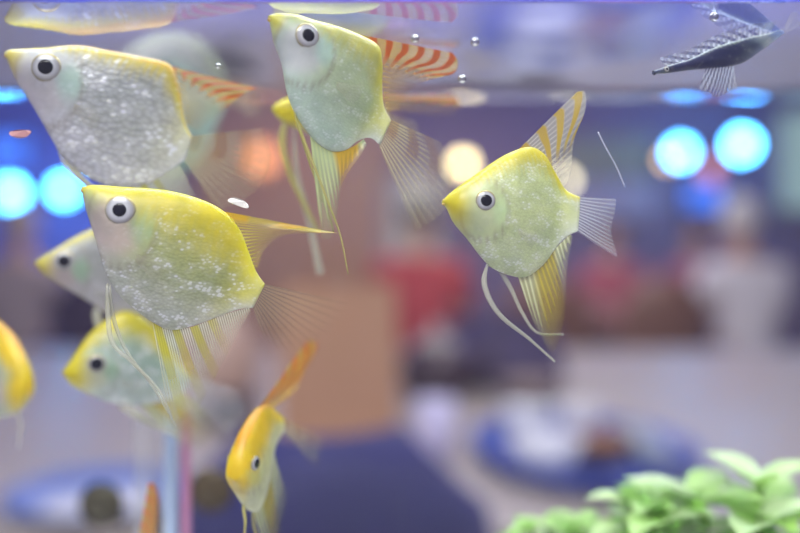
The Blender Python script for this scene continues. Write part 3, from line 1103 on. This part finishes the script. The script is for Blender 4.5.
    def half(uv_):
        best, bd = 0.0, 1e9
        for v in verts:
            if v[1] <= 0:
                d_ = (v[0] - uv_.x) ** 2 + (v[2] - uv_.y) ** 2
                if d_ < bd:
                    bd, best = d_, -v[1]
        return best

    # eyes
    if eu is not None:
        hn = half(eu)
        for s in (-1, 1):
            def dome(r, bulge, base, rings, seg=28):
                vv, ff, cc = [], [], []
                for j in range(rings + 1):
                    f = j / rings
                    rr = r * math.cos(f * PI / 2)
                    for k in range(seg):
                        vv.append((eu.x + rr * math.cos(2 * PI * k / seg), s * (base + bulge * math.sin(f * PI / 2)), eu.y + rr * math.sin(2 * PI * k / seg)))
                        q = rr / r
                        col = (0.46, 0.45, 0.47)
                        col = mixc(col, (0.70, 0.71, 0.73), (1 - ss(0.55, 0.85, q)))
                        up_ = ss(0.1, 0.9, math.sin(2 * PI * k / seg))
                        col = mixc(col, mixc((0.44, 0.40, 0.26), (0.55, 0.42, 0.05), up_), ss(0.80, 0.97, q))
                        cc.append(col)
                for j in range(rings):
                    for k in range(seg):
                        k2 = (k + 1) % seg
                        ff.append((j * seg + k, j * seg + k2, (j + 1) * seg + k2, (j + 1) * seg + k))
                m_ = mesh('eye', vv, ff)
                return m_, cc
            m_, cc = dome(er, er * 0.34, hn - er * 0.12, 12)
            set_point_attr(m_, 'Col', 'FLOAT_COLOR', cc)
            ey = link('eye', m_, M_iris, root)
            pr = er * spec.get('pupil', 0.47)
            m_, cc = dome(pr, er * 0.13, hn + er * 0.175, 6)
            link('pupil', m_, M_pupil, ey)
    # lips
    tip = (LU[0] + LL[0]) / 2
    nxt = (LU[4] + LL[4]) / 2
    dr = (tip - nxt).normalized()
    bm = bmesh.new()
    lr = spec.get('lip', 0.00055)
    for sg in (1, -1):
        off = Vector((-dr.y, dr.x)) * lr * 0.55 * sg
        bmesh.ops.create_uvsphere(bm, u_segments=14, v_segments=8, radius=lr, matrix=Matrix.Translation((tip.x + off.x - dr.x * lr * 0.9, 0, tip.y + off.y - dr.y * lr * 0.9)) @ Matrix.Diagonal((0.95, 1.1, 0.75, 1)))
    from_bm('mouth', bm, spec.get('lip_mat', M_lip), root)

    # fins
    def fin(kind, rootl, tipl, m, wave=0.0006, off=0.0, nu=30, nv=18):
        A = spline([loc(q).to_3d() for q in rootl], nu)
        B = spline([loc(q).to_3d() for q in tipl], nu)
        vv, ff, uu = [], [], []
        bend = spec.get('bend', 0.0)
        for i in range(nu):
            for j in range(nv):
                v = j / (nv - 1)
                P = A[i].lerp(B[i], v)
                n_ = off + wave * math.sin(i / nu * 9 + v * 3) * v
                vv.append((P.x, n_, P.y))
                uu.append((i / (nu - 1), v))
        for i in range(nu - 1):
            for j in range(nv - 1):
                k = i * nv + j
                ff.append((k, k + nv, k + nv + 1, k + 1))
        m_ = mesh(kind, vv, ff)
        ul = m_.uv_layers.new(name='UVMap')
        for lp in m_.loops:
            ul.data[lp.index].uv = uu[lp.vertex_index]
        return link(kind, m_, FM[m], root)

    for kind, rl, tl, m in spec.get('fins', []):
        fin(kind, rl, tl, m)
    if eu is not None and not spec.get('no_pectoral'):
        # small see-through pectoral fin behind the gill cover, one each side
        ex, ey_ = spec['eye']
        r_ = spec.get('eye_r', 12)
        d = 1 if xt > xn else -1
        pc = spec.get('pect', (ex + d * 2.3 * r_, ey_ + 2.6 * r_))
        for s in (-1, 1):
            hn = half(loc(pc))
            rootl = [(pc[0], pc[1] - 0.25 * r_), (pc[0], pc[1] + 0.25 * r_)]
            tipl = [(pc[0] + d * 1.7 * r_, pc[1] + 0.1 * r_), (pc[0] + d * 1.9 * r_, pc[1] + 0.9 * r_), (pc[0] + d * 1.2 * r_, pc[1] + 1.6 * r_)]
            fin('pectoral_fin', rootl, tipl, 'clear', 0.0003, s * (hn + 0.0003), 14, 10)
    for k, (pts, r0, r1, gm) in enumerate(spec.get('pelvic', [])):
        off = (-1 if k % 2 == 0 else 1) * 0.0012
        P = spline([(lambda q: (q.x, 0.0, q.y))(loc(q)) for q in pts], 30)
        for i in range(30):
            P[i].y = off * ss(0, 14, i)
        rad = [(r0 + (r1 - r0) * (i / 29) ** 0.8) * (0.35 + 0.65 * ss(0, 5, i)) for i in range(30)]
        tube_obj('pelvic_fin', P, rad, M_filg if gm else M_fil, root, 8, 0.5)
    return root


mm = 0.001
# A: front fish, left of centre
fish(dict(label='large yellow backed angelfish with a grey green flank in sharp focus, left of centre', dn=0.1585, dt=0.1625,
    up=[(82, 187), (95, 185), (125, 187), (165, 190), (200, 199), (225, 212), (240, 230), (248, 250), (256, 271), (265, 284)],
    lo=[(82, 189), (84, 200), (88, 215), (95, 236), (101, 258), (108, 278), (120, 296), (136, 310), (154, 323), (172, 330), (195, 325), (220, 316), (240, 309), (253, 308)],
    eye=(121.5, 210.5), eye_r=14.8, pupil=0.45, flank=(0.46, 0.50, 0.22), belly=(0.54, 0.56, 0.48), face=(0.60, 0.47, 0.46), cheek=(0.40, 0.58, 0.33), silver=0.62, scale=0.85, y0=0.46, y1=0.94, rear=0.9, thick=0.16, n0=0.02, n1=0.06, pect=(140, 258),
    fins=[('dorsal_fin', [(222, 211), (238, 227), (247, 248), (254, 268)], [(338, 233), (306, 233), (282, 236), (266, 248), (258, 270)], 'dorsal_yellow'),
          ('anal_fin', [(152, 321), (185, 328), (220, 316), (250, 307)], [(171, 430), (184, 420), (203, 400), (220, 368), (236, 338), (251, 312)], 'anal_yellow'),
          ('tail_fin', [(264, 284), (260, 296), (253, 308)], [(352, 303), (338, 326), (314, 344), (286, 351), (264, 340)], 'tail_ray')],
    pelvic=[([(107, 284), (108, 305), (113, 341), (134, 362), (161, 391), (176, 425)], 0.75 * mm, 0.2 * mm, 0), ([(110, 286), (112, 315), (124, 350), (150, 385), (168, 415)], 0.6 * mm, 0.2 * mm, 0)]))

# B: top left, silver
fish(dict(label='silvery angelfish with glittering scales and orange barred dorsal fin, top left', dn=0.173, dt=0.179,
    up=[(5, 53), (13, 50), (44, 49), (78, 46), (111, 51), (142, 57), (169, 64), (178, 82), (182, 104), (186, 124), (192, 136)],
    lo=[(5, 55), (17, 81), (34, 108), (51, 138), (64, 159), (85, 176), (115, 187), (145, 184), (168, 172), (185, 160)],
    eye=(48, 69), eye_r=14.5, pupil=0.5, flank=(0.58, 0.60, 0.60), belly=(0.68, 0.68, 0.74), face=(0.66, 0.62, 0.64), cheek=(0.55, 0.76, 0.66), silver=1.0, scale=1.5, y0=0.78, y1=0.98, rear=0.35, n0=0.05, n1=0.16, thick=0.16, pect=(80, 112),
    ridge=(0.62, 0.33, 0.05), yellow=(0.70, 0.56, 0.03),
    fins=[('dorsal_fin', [(128, 55), (168, 66), (180, 95), (187, 124)], [(258, 88), (246, 93), (230, 104), (214, 118), (200, 132)], 'dorsal_bars'),
          ('anal_fin', [(112, 186), (145, 184), (180, 165)], [(140, 262), (168, 250), (190, 226), (196, 196)], 'anal_yellow'),
          ('tail_fin', [(191, 136), (188, 148), (184, 160)], [(262, 128), (270, 162), (254, 192), (218, 212)], 'tail')],
    pelvic=[([(58, 148), (68, 166), (86, 182), (106, 200), (120, 240)], 1.1 * mm, 0.3 * mm, 0), ([(62, 152), (74, 172), (96, 196), (110, 230)], 0.8 * mm, 0.3 * mm, 0)]))

# C: top middle
fish(dict(label='pale green angelfish with a yellow forehead and barred dorsal fin, top middle, in focus', dn=0.1545, dt=0.1665,
    up=[(268, 16), (277, 14), (294, 15), (311, 20), (338, 27), (361, 36), (378, 46), (382, 64), (382, 86), (384, 106), (391, 120)],
    lo=[(269, 18), (271, 27), (275, 44), (282, 64), (287, 91), (294, 111), (303, 126), (316, 142), (331, 151), (346, 150), (358, 141), (370, 138), (380, 145)],
    eye=(306, 37), eye_r=12.8, pupil=0.5, flank=(0.54, 0.64, 0.40), belly=(0.55, 0.68, 0.58), face=(0.66, 0.66, 0.70), cheek=(0.48, 0.68, 0.58), silver=0.32, scale=0.7, y0=0.62, y1=0.97, rear=0.75, ystr=0.85, thick=0.15, n0=0.05, n1=0.12, pect=(330, 88),
    yellow=(0.66, 0.58, 0.03), fins=[('dorsal_fin', [(352, 33), (380, 50), (382, 80), (387, 112)], [(452, 52), (457, 62), (452, 74), (428, 80), (408, 92), (397, 112)], 'dorsal_bars'),
          ('anal_fin', [(310, 136), (331, 151), (350, 148), (364, 139)], [(322, 238), (330, 238), (337, 212), (345, 180), (366, 146)], 'anal_green'),
          ('tail_fin', [(391, 120), (386, 134), (379, 146)], [(440, 141), (452, 174), (445, 210), (414, 231)], 'tail')],
    pelvic=[([(293, 105), (297, 122), (310, 160), (325, 200), (338, 235), (346, 274)], 0.42 * mm, 0.12 * mm, 1), ([(295, 108), (299, 126), (313, 166), (330, 212), (336, 232)], 0.35 * mm, 0.12 * mm, 1)]))

# D: right
fish(dict(label='yellow headed angelfish swimming alone right of centre, in focus', dn=0.160, dt=0.1645,
    up=[(442, 201), (449, 194), (459, 186), (479, 172), (493, 162), (511, 152), (530, 147), (544, 154), (555, 172), (566, 190), (580, 197)],
    lo=[(442, 203), (447, 209), (454, 223), (469, 241), (481, 257), (492, 268), (508, 275), (526, 277), (544, 264), (558, 245), (568, 236), (578, 231)],
    eye=(484.5, 201), eye_r=10.2, pupil=0.56, flank=(0.64, 0.72, 0.36), belly=(0.66, 0.74, 0.46), face=(0.60, 0.66, 0.40), cheek=(0.60, 0.76, 0.42), silver=0.5, scale=0.68, y0=0.76, y1=0.97, rear=0.12, n0=0.08, n1=0.26, nose_y=0.95, thick=0.16, pect=(513, 232), lip=0.00055,
    fins=[('dorsal_fin', [(518, 150), (540, 150), (554, 170), (564, 187)], [(577, 92), (584, 92), (584, 112), (575, 140), (568, 182)], 'dorsal_gold'),
          ('anal_fin', [(518, 277), (540, 268), (556, 248), (570, 234)], [(536, 328), (552, 352), (566, 312), (568, 262), (572, 238)], 'anal_gold'),
          ('tail_fin', [(580, 197), (578, 214), (577, 231)], [(616, 199), (612, 226), (616, 258)], 'tail_clear')],
    pelvic=[([(488, 262), (484, 285), (497, 313), (527, 338), (553, 361)], 0.75 * mm, 0.2 * mm, 0), ([(494, 262), (511, 287), (524, 313), (539, 333), (566, 335)], 0.6 * mm, 0.2 * mm, 0)]))

# E: behind A, upper
fish(dict(label='blurred small angelfish peeking out left of the large front fish, the higher one', dn=0.197, dt=0.205,
    up=[(36, 261), (62, 245), (85, 232), (110, 224), (140, 226), (168, 240), (184, 262)],
    lo=[(36, 264), (45, 275), (66, 288), (88, 301), (110, 315), (135, 318), (160, 305), (182, 280)],
    eye=(65, 261), eye_r=10, pupil=0.6, flank=(0.42, 0.43, 0.42), belly=(0.55, 0.54, 0.58), silver=0.3, y0=0.78, y1=1.0, n0=0.06, n1=0.2, rear=0.1, thick=0.16, ns=50, pect=(95, 290),
    yellow=(0.66, 0.56, 0.03), fins=[('dorsal_fin', [(120, 224), (150, 230), (172, 246)], [(170, 205), (200, 215), (215, 235)], 'dorsal_yellow'),
          ('anal_fin', [(112, 315), (140, 317), (168, 298)], [(140, 370), (175, 350), (190, 315)], 'anal_yellow'),
          ('tail_fin', [(184, 262), (183, 271), (182, 280)], [(225, 260), (228, 280), (222, 300)], 'tail')],
    pelvic=[([(96, 304), (98, 320), (104, 340), (118, 365)], 1.6 * mm, 0.4 * mm, 0)]))

# F: lower left behind A
fish(dict(label='blurred yellow faced angelfish with glittering flank, below the large front fish', dn=0.196, dt=0.206,
    up=[(63, 371), (76, 352), (90, 333), (106, 320), (124, 311), (142, 317), (160, 334), (178, 356), (190, 375)],
    lo=[(63, 374), (73, 386), (95, 397), (114, 403), (138, 405), (164, 401), (186, 391)],
    eye=(97, 363), eye_r=9, pupil=0.7, flank=(0.42, 0.55, 0.48), belly=(0.55, 0.64, 0.62), face=(0.62, 0.62, 0.42), silver=0.9, y0=0.62, y1=0.9, n0=0.12, n1=0.34, nose_y=1.0, rear=0.1, thick=0.17, ns=54, pect=(122, 380),
    fins=[('dorsal_fin', [(130, 312), (150, 324), (172, 348)], [(205, 268), (215, 290), (200, 330)], 'dorsal_gold'),
          ('anal_fin', [(140, 405), (165, 401), (184, 392)], [(190, 452), (212, 440), (212, 415)], 'anal_gold'),
          ('tail_fin', [(190, 375), (188, 383), (186, 391)], [(240, 392), (244, 416), (226, 436)], 'tail_clear')],
    pelvic=[([(116, 400), (130, 410), (150, 421), (180, 437)], 1.7 * mm, 0.4 * mm, 0)]))

# G: facing the lens
fish(dict(label='small orange and yellow angelfish facing the camera with raised dorsal fin, bottom left', dn=0.171, dt=0.192,
    up=[(233, 478), (234, 462), (238, 446), (245, 428), (256, 410), (267, 405), (276, 411), (284, 419)],
    lo=[(234, 482), (240, 497), (247, 508), (256, 512), (264, 496), (270, 470), (276, 446), (284, 432)],
    eye=(253, 463), eye_r=8, pupil=0.6, flank=(0.66, 0.66, 0.30), belly=(0.66, 0.68, 0.44), face=(0.70, 0.62, 0.14), cheek=(0.66, 0.68, 0.34), silver=0.2, y0=0.52, y1=0.80, n0=0.06, n1=0.22, rear=0.3, thick=0.15, pect=(262, 480), no_pectoral=True,
    yellow=(0.75, 0.52, 0.01), ridge=(0.70, 0.30, 0.01),
    fins=[('dorsal_fin', [(247, 424), (256, 411), (266, 405), (273, 409)], [(309, 340), (315, 345), (306, 372), (290, 394)], 'dorsal_orange'),
          ('anal_fin', [(254, 512), (264, 494), (274, 452)], [(268, 556), (280, 536), (286, 500)], 'anal_gold'),
          ('tail_fin', [(284, 419), (284, 425), (284, 432)], [(316, 434), (322, 450), (314, 466)], 'tail')],
    pelvic=[([(244, 503), (241, 520), (239, 545)], 0.7 * mm, 0.25 * mm, 1), ([(252, 510), (258, 525), (264, 550)], 0.7 * mm, 0.25 * mm, 1)]))

# H: left edge
fish(dict(label='blurred yellow and orange angelfish cut off by the left edge of the picture', dn=0.204, dt=0.222,
    up=[(29, 392), (29, 376), (22, 354), (9, 332), (-8, 319), (-25, 326), (-40, 345), (-52, 360)],
    lo=[(28, 396), (22, 408), (8, 416), (-10, 414), (-30, 400), (-52, 376)],
    eye=(12, 380), eye_r=8, pupil=0.55, flank=(0.42, 0.50, 0.36), belly=(0.5, 0.56, 0.46), silver=0.2, y0=0.55, y1=0.85, n0=0.12, n1=0.3, nose_y=1.0, rear=0.3, thick=0.12, ns=46, no_pectoral=True,
    yellow=(0.74, 0.54, 0.012), ridge=(0.72, 0.33, 0.02),
    fins=[('dorsal_fin', [(0, 324), (-20, 322), (-40, 345)], [(-70, 280), (-80, 300), (-62, 340)], 'dorsal_bars'),
          ('anal_fin', [(0, 416), (-20, 408), (-44, 384)], [(-30, 470), (-52, 450), (-60, 410)], 'anal_gold'),
          ('tail_fin', [(-52, 360), (-52, 368), (-52, 376)], [(-90, 350), (-95, 370), (-90, 390)], 'tail')],
    pelvic=[([(18, 408), (17, 424), (14, 450)], 0.9 * mm, 0.3 * mm, 0)]))

# I: hidden behind C
fish(dict(label='angelfish almost hidden behind the top middle fish, its orange dorsal fin showing', dn=0.193, dt=0.200,
    up=[(272, 107), (282, 100), (300, 95), (330, 93), (360, 96), (380, 104), (388, 114)],
    lo=[(272, 111), (280, 120), (295, 128), (318, 136), (345, 134), (368, 128), (386, 122)],
    eye=(302, 108), eye_r=6, flank=(0.45, 0.52, 0.36), belly=(0.5, 0.55, 0.45), silver=0.3, y0=0.6, y1=0.9, n0=0.2, n1=0.4, nose_y=1.0, thick=0.17, ns=46, no_pectoral=True,
    fins=[('dorsal_fin', [(345, 95), (368, 98), (382, 108)], [(452, 95), (460, 104), (454, 118)], 'dorsal_bars'),
          ('tail_fin', [(388, 114), (387, 118), (386, 122)], [(415, 122), (418, 132), (410, 142)], 'tail')],
    pelvic=[([(286, 117), (282, 145), (291, 178), (305, 207), (318, 232)], 1.25 * mm, 0.4 * mm, 1), ([(294, 128), (297, 172), (310, 222), (321, 274)], 0.5 * mm, 1.0 * mm, 0)]))

# J: pale teal fish far behind B
fish(dict(label='very blurred pale teal fish behind the silvery top left fish', dn=0.262, dt=0.268,
    up=[(92, 104), (110, 72), (135, 44), (165, 33), (195, 38), (214, 54), (226, 78)],
    lo=[(92, 108), (106, 138), (136, 162), (170, 178), (200, 160), (228, 98)],
    eye=(118, 96), eye_r=8, flank=(0.33, 0.36, 0.29), belly=(0.30, 0.42, 0.38), silver=0.1, y0=0.9, y1=1.1, rear=0.4, nose_y=0.2, thick=0.15, ns=40, no_pectoral=True, yellow=(0.50, 0.56, 0.24),
    fins=[('tail_fin', [(226, 78), (228, 88), (228, 98)], [(258, 84), (262, 100), (254, 120)], 'tail')]))

# K: only the tip of its dorsal fin is in the picture
fish(dict(label='fish at the bottom edge, only the orange tip of its dorsal fin showing', dn=0.196, dt=0.203,
    up=[(90, 600), (108, 580), (130, 566), (155, 562), (172, 575), (182, 596)],
    lo=[(90, 603), (104, 622), (130, 636), (158, 630), (182, 606)],
    eye=(112, 596), eye_r=7, flank=(0.46, 0.5, 0.4), belly=(0.5, 0.54, 0.5), silver=0.3, thick=0.16, ns=40, no_pectoral=True,
    fins=[('dorsal_fin', [(134, 566), (150, 562), (166, 570)], [(148, 484), (156, 486), (164, 530)], 'dorsal_bars'),
          ('tail_fin', [(182, 596), (182, 601), (182, 606)], [(215, 594), (218, 604), (212, 616)], 'tail')]))

# L: small black fish near the surface, right
M_lipd = mat('dark lips', (44, 44, 70), 0.4, 0, 0.05, 300)
fish(dict(name='dark_fish', label='small dark navy fish with a pale fringed back just under the surface, top right', dn=0.165, dt=0.170,
    up=[(652, 72), (668, 66), (690, 59), (716, 47), (742, 39), (765, 34), (784, 29)],
    lo=[(653, 74), (668, 73), (690, 70), (714, 68), (740, 64), (762, 50), (785, 33)],
    eye=(667, 69), eye_r=2.6, flank=(0.018, 0.024, 0.10), belly=(0.03, 0.035, 0.13), face=(0.05, 0.06, 0.09), cheek=(0.03, 0.03, 0.07), silver=0.05, y0=0.86, y1=1.0, yellow=(0.42, 0.48, 0.50), ystr=0.9, rear=0.0, nose_y=0.0, thick=0.22, lip=0.0004, lip_mat=M_lipd, no_pectoral=True,
    fins=[('dorsal_fin', [(668, 68), (690, 61), (716, 48), (742, 40), (768, 35)], [(660, 58), (688, 50), (714, 36), (744, 26), (776, 22)], 'pale_fringe'),
          ('pelvic_fin', [(706, 68), (722, 67), (734, 66)], [(700, 90), (716, 97), (736, 90)], 'pale_fringe'),
          ('tail_fin', [(784, 29), (785, 31), (785, 33)], [(792, 12), (799, 16), (800, 26)], 'pale_fringe')]))

# ------------------------------------------------------------------ tubes, suction cups, bubbles, flakes in the tank
o = tube_obj('air_tube', [at(171, 640, 0.236), at(171, 500, 0.236), at(172, 300, 0.236), at(172, 285, 0.236)], 0.0022, mat('pale blue tube', (176, 196, 226), 0.3, 0, 0.03, 200))
tag(o, 'pale blue vertical air tube at the back of the tank, left of the pink one', 'tube')
o = tube_obj('air_tube', [at(186, 640, 0.236), at(186, 500, 0.236), at(186, 300, 0.236), at(186, 285, 0.236)], 0.0014, mat('pink tube', (196, 130, 168), 0.3, 0, 0.03, 200))
tag(o, 'thin pink vertical air tube at the back of the tank', 'tube')
t = NT('clear tube')
tr = t.n('ShaderNodeBsdfTransparent')
df = t.n('ShaderNodeBsdfDiffuse', {'Color': lin(215, 215, 220)})
mx = t.n('ShaderNodeMixShader', {0: 0.22, 1: tr.outputs[0], 2: df.outputs[0]})
M_cleart = t.out(mx.outputs[0])
o = tube_obj('air_tube', [at(147, 640, 0.238), at(147, 500, 0.238), at(147, 300, 0.238), at(147, 285, 0.238)], 0.004, M_cleart)
tag(o, 'clear vertical tube at the back of the tank, left of the pale blue one', 'tube')

M_cup = mat('olive rubber', (64, 58, 38), 0.5)


def suction_cup(px, py, label, m):
    c = at(px, py, YB - 0.0005)
    o = thing('suction_cup', label, 'suction cup', c)
    R_ = Matrix.Rotation(PI / 2, 3, 'X')
    lathe_obj('cup_disc', [(0, 0.0), (0.0084, 0.0), (0.0088, 0.0006), (0.006, 0.002), (0.003, 0.003), (0, 0.003)], m, o, 32, rot=R_)
    lathe_obj('clip_knob', [(0.0022, 0.0028), (0.0024, 0.005), (0.0018, 0.0062), (0, 0.0064)], m, o, 20, rot=R_)


suction_cup(102, 504, 'round dark olive suction cup over the blue rimmed plate', M_cup)
suction_cup(211, 490, 'round dark olive suction cup beside the orange facing fish', mat('olive brown rubber', (72, 56, 26), 0.5))

t = NT('air bubble')
lw = t.n('ShaderNodeLayerWeight', {'Blend': 0.5})
tr = t.n('ShaderNodeBsdfTransparent')
gl = t.n('ShaderNodeBsdfGlossy', {'Roughness': 0.08})
mx = t.n('ShaderNodeMixShader', {0: t.math('MULTIPLY_ADD', t.math('POWER', lw.outputs['Facing'], 1.5), 0.6, 0.35), 1: tr.outputs[0], 2: gl.outputs[0]})
M_bub = t.out(mx.outputs[0])
for px, py, d, r, lb in ((415, 39, 0.156, 4.2, 'tiny air bubble above the striped fin of the top middle fish'), (475, 42, 0.156, 4.4, 'tiny air bubble in the clear blue water right of the striped fin'),
                         (462, 79, 0.163, 4.2, 'faint air bubble just under the striped fins of the top middle fish'), (714, 17, 0.156, 4.5, 'tiny air bubble above the dark navy fish'),
                         (218, 66, 0.164, 3.0, 'tiny air bubble above the dorsal fin of the silvery fish')):
    c = at(px, py, d)
    o = lathe_obj('air_bubble', ball_prof(r * d / FP, 12), M_bub, None, 24)
    o.location = c
    tag(o, lb, 'bubble')


def flake(px, py, d, w_, h_, rot, m, label, flip=1):
    bm = bmesh.new()
    n = 18
    k = d / FP
    vs = []
    for i in range(n):
        a = 2 * PI * i / n
        x, z = math.cos(a) * w_ * k, math.sin(a) * h_ * k * (1.0 if math.sin(a) * flip > 0 else 0.35)
        vs.append(bm.verts.new((x, 0.0002 * math.sin(a * 3), z)))
    bm.faces.new(vs)
    bmesh.ops.rotate(bm, cent=(0, 0, 0), matrix=Matrix.Rotation(rot, 3, 'Y'), verts=bm.verts)
    bmesh.ops.solidify(bm, geom=bm.faces[:], thickness=0.0002)
    o = from_bm('food_flake', bm, m, None, False)
    o.location = at(px, py, d)
    tag(o, label, 'flake')


flake(20, 132, 0.166, 11, 6, -0.05, mat('pinkish flake', (206, 150, 150), 0.5, 0, 0.1, 500), 'small pinkish food flake left of the silvery fish', -1)
flake(238, 204, 0.161, 11, 5.5, 0.35, mat('white flake', (250, 246, 236), 0.3, 0, 0.02, 500), 'small white food flake touching the back of the large front fish')
o = tube_obj('thread', spline([at(598, 132, 0.166), at(606, 148, 0.166), at(616, 166, 0.1665), at(625, 187, 0.167)], 16), 0.00012, mat('pale thread', (215, 215, 230), 0.5))
tag(o, 'fine pale thread drifting in the water above the tail of the right fish', 'thread')


# ------------------------------------------------------------------ water plants
def leaf_geo(bm, base, dirv, length, width, droop, up=Vector((0, 0, 1))):
    dirv = dirv.normalized()
    side = dirv.cross(up)
    if side.length < 1e-4:
        side = Vector((1, 0, 0))
    side.normalize()
    nrm = side.cross(dirv).normalized()
    n, mcols = 9, 5
    rows = []
    for i in range(n + 1):
        f = i / n
        wv = width * math.sin(PI * (0.04 + 0.96 * f) ** 0.85) ** 0.8 if i < n else width * 0.02
        c = base + dirv * length * f - Vector((0, 0, 1)) * droop * length * f * f
        row = []
        for j in range(mcols):
            u = -1 + 2 * j / (mcols - 1)
            row.append(bm.verts.new(c + side * wv * u + nrm * (abs(u) * wv * 0.35 + 0.03 * wv * math.sin(f * 20 + u))))
        rows.append(row)
    for a, b in zip(rows, rows[1:]):
        for j in range(mcols - 1):
            bm.faces.new((a[j], a[j + 1], b[j + 1], b[j]))


def leaf_mat(name, c1, c2):
    t = NT(name)
    geo = t.n('ShaderNodeNewGeometry')
    colr = t.mix(geo.outputs['Random Per Island'], lin(*c1), lin(*c2))
    p = t.n('ShaderNodeBsdfPrincipled', {'Base Color': colr, 'Roughness': 0.35, 'Specular IOR Level': 0.7})
    tl = t.n('ShaderNodeBsdfTranslucent', {'Color': colr})
    mx = t.n('ShaderNodeMixShader', {0: 0.35, 1: p.outputs[0], 2: tl.outputs[0]})
    return t.out(mx.outputs[0])


M_leaf = leaf_mat('pale green leaves', (160, 208, 84), (222, 236, 200))
M_leaf2 = leaf_mat('fresh green leaves', (150, 204, 84), (208, 230, 170))
M_stem = mat('plant stem', (120, 160, 60), 0.5, 0, 0.1, 200)


def plant(px, py, d, label, n_whorl, leaf, m, spread):
    top = at(px, py, d)
    o = thing('water_plant', label, 'plant', (top.x, top.y, ZB + 0.008))
    h = top.z - (ZB + 0.008)
    bm, bs = bmesh.new(), bmesh.new()
    for q in range(n_whorl):
        ang = q * 2.4
        rr = spread * math.sqrt((q + 0.3) / n_whorl)
        tip = Vector((rr * math.cos(ang), rr * math.sin(ang) * 0.5, h - rr * 0.55 - random.uniform(0, 0.004)))
        tube(bs, spline([(0.2 * tip.x, 0.2 * tip.y, 0), (0.7 * tip.x, 0.7 * tip.y, h * 0.5), tuple(tip)], 8), [0.0012] * 8, 7)
        lv = 4
        for w_ in range(lv):
            bz = tip - Vector((0, 0, 1)) * w_ * leaf * 0.36
            k = 3
            for j in range(k):
                a = 2 * PI * j / k + w_ * 0.6 + q
                el = 0.55 - w_ * 0.16 + random.uniform(-0.15, 0.15)
                dv = Vector((math.cos(a) * math.cos(el), math.sin(a) * math.cos(el), math.sin(el)))
                leaf_geo(bm, bz, dv, leaf * random.uniform(0.75, 1.1), leaf * 0.24, 0.3)
    from_bm('stem', bs, M_stem, o)
    from_bm('foliage', bm, m, o)


plant(738, 474, 0.218, 'bushy bright green water plant at the bottom right', 6, 0.023, M_leaf, 0.026)
plant(648, 484, 0.225, 'lower green water plant left of the bushy one', 4, 0.018, M_leaf2, 0.010)
plant(565, 510, 0.235, 'small green water plant at the bottom edge under the blue tray', 5, 0.012, M_leaf2, 0.012)
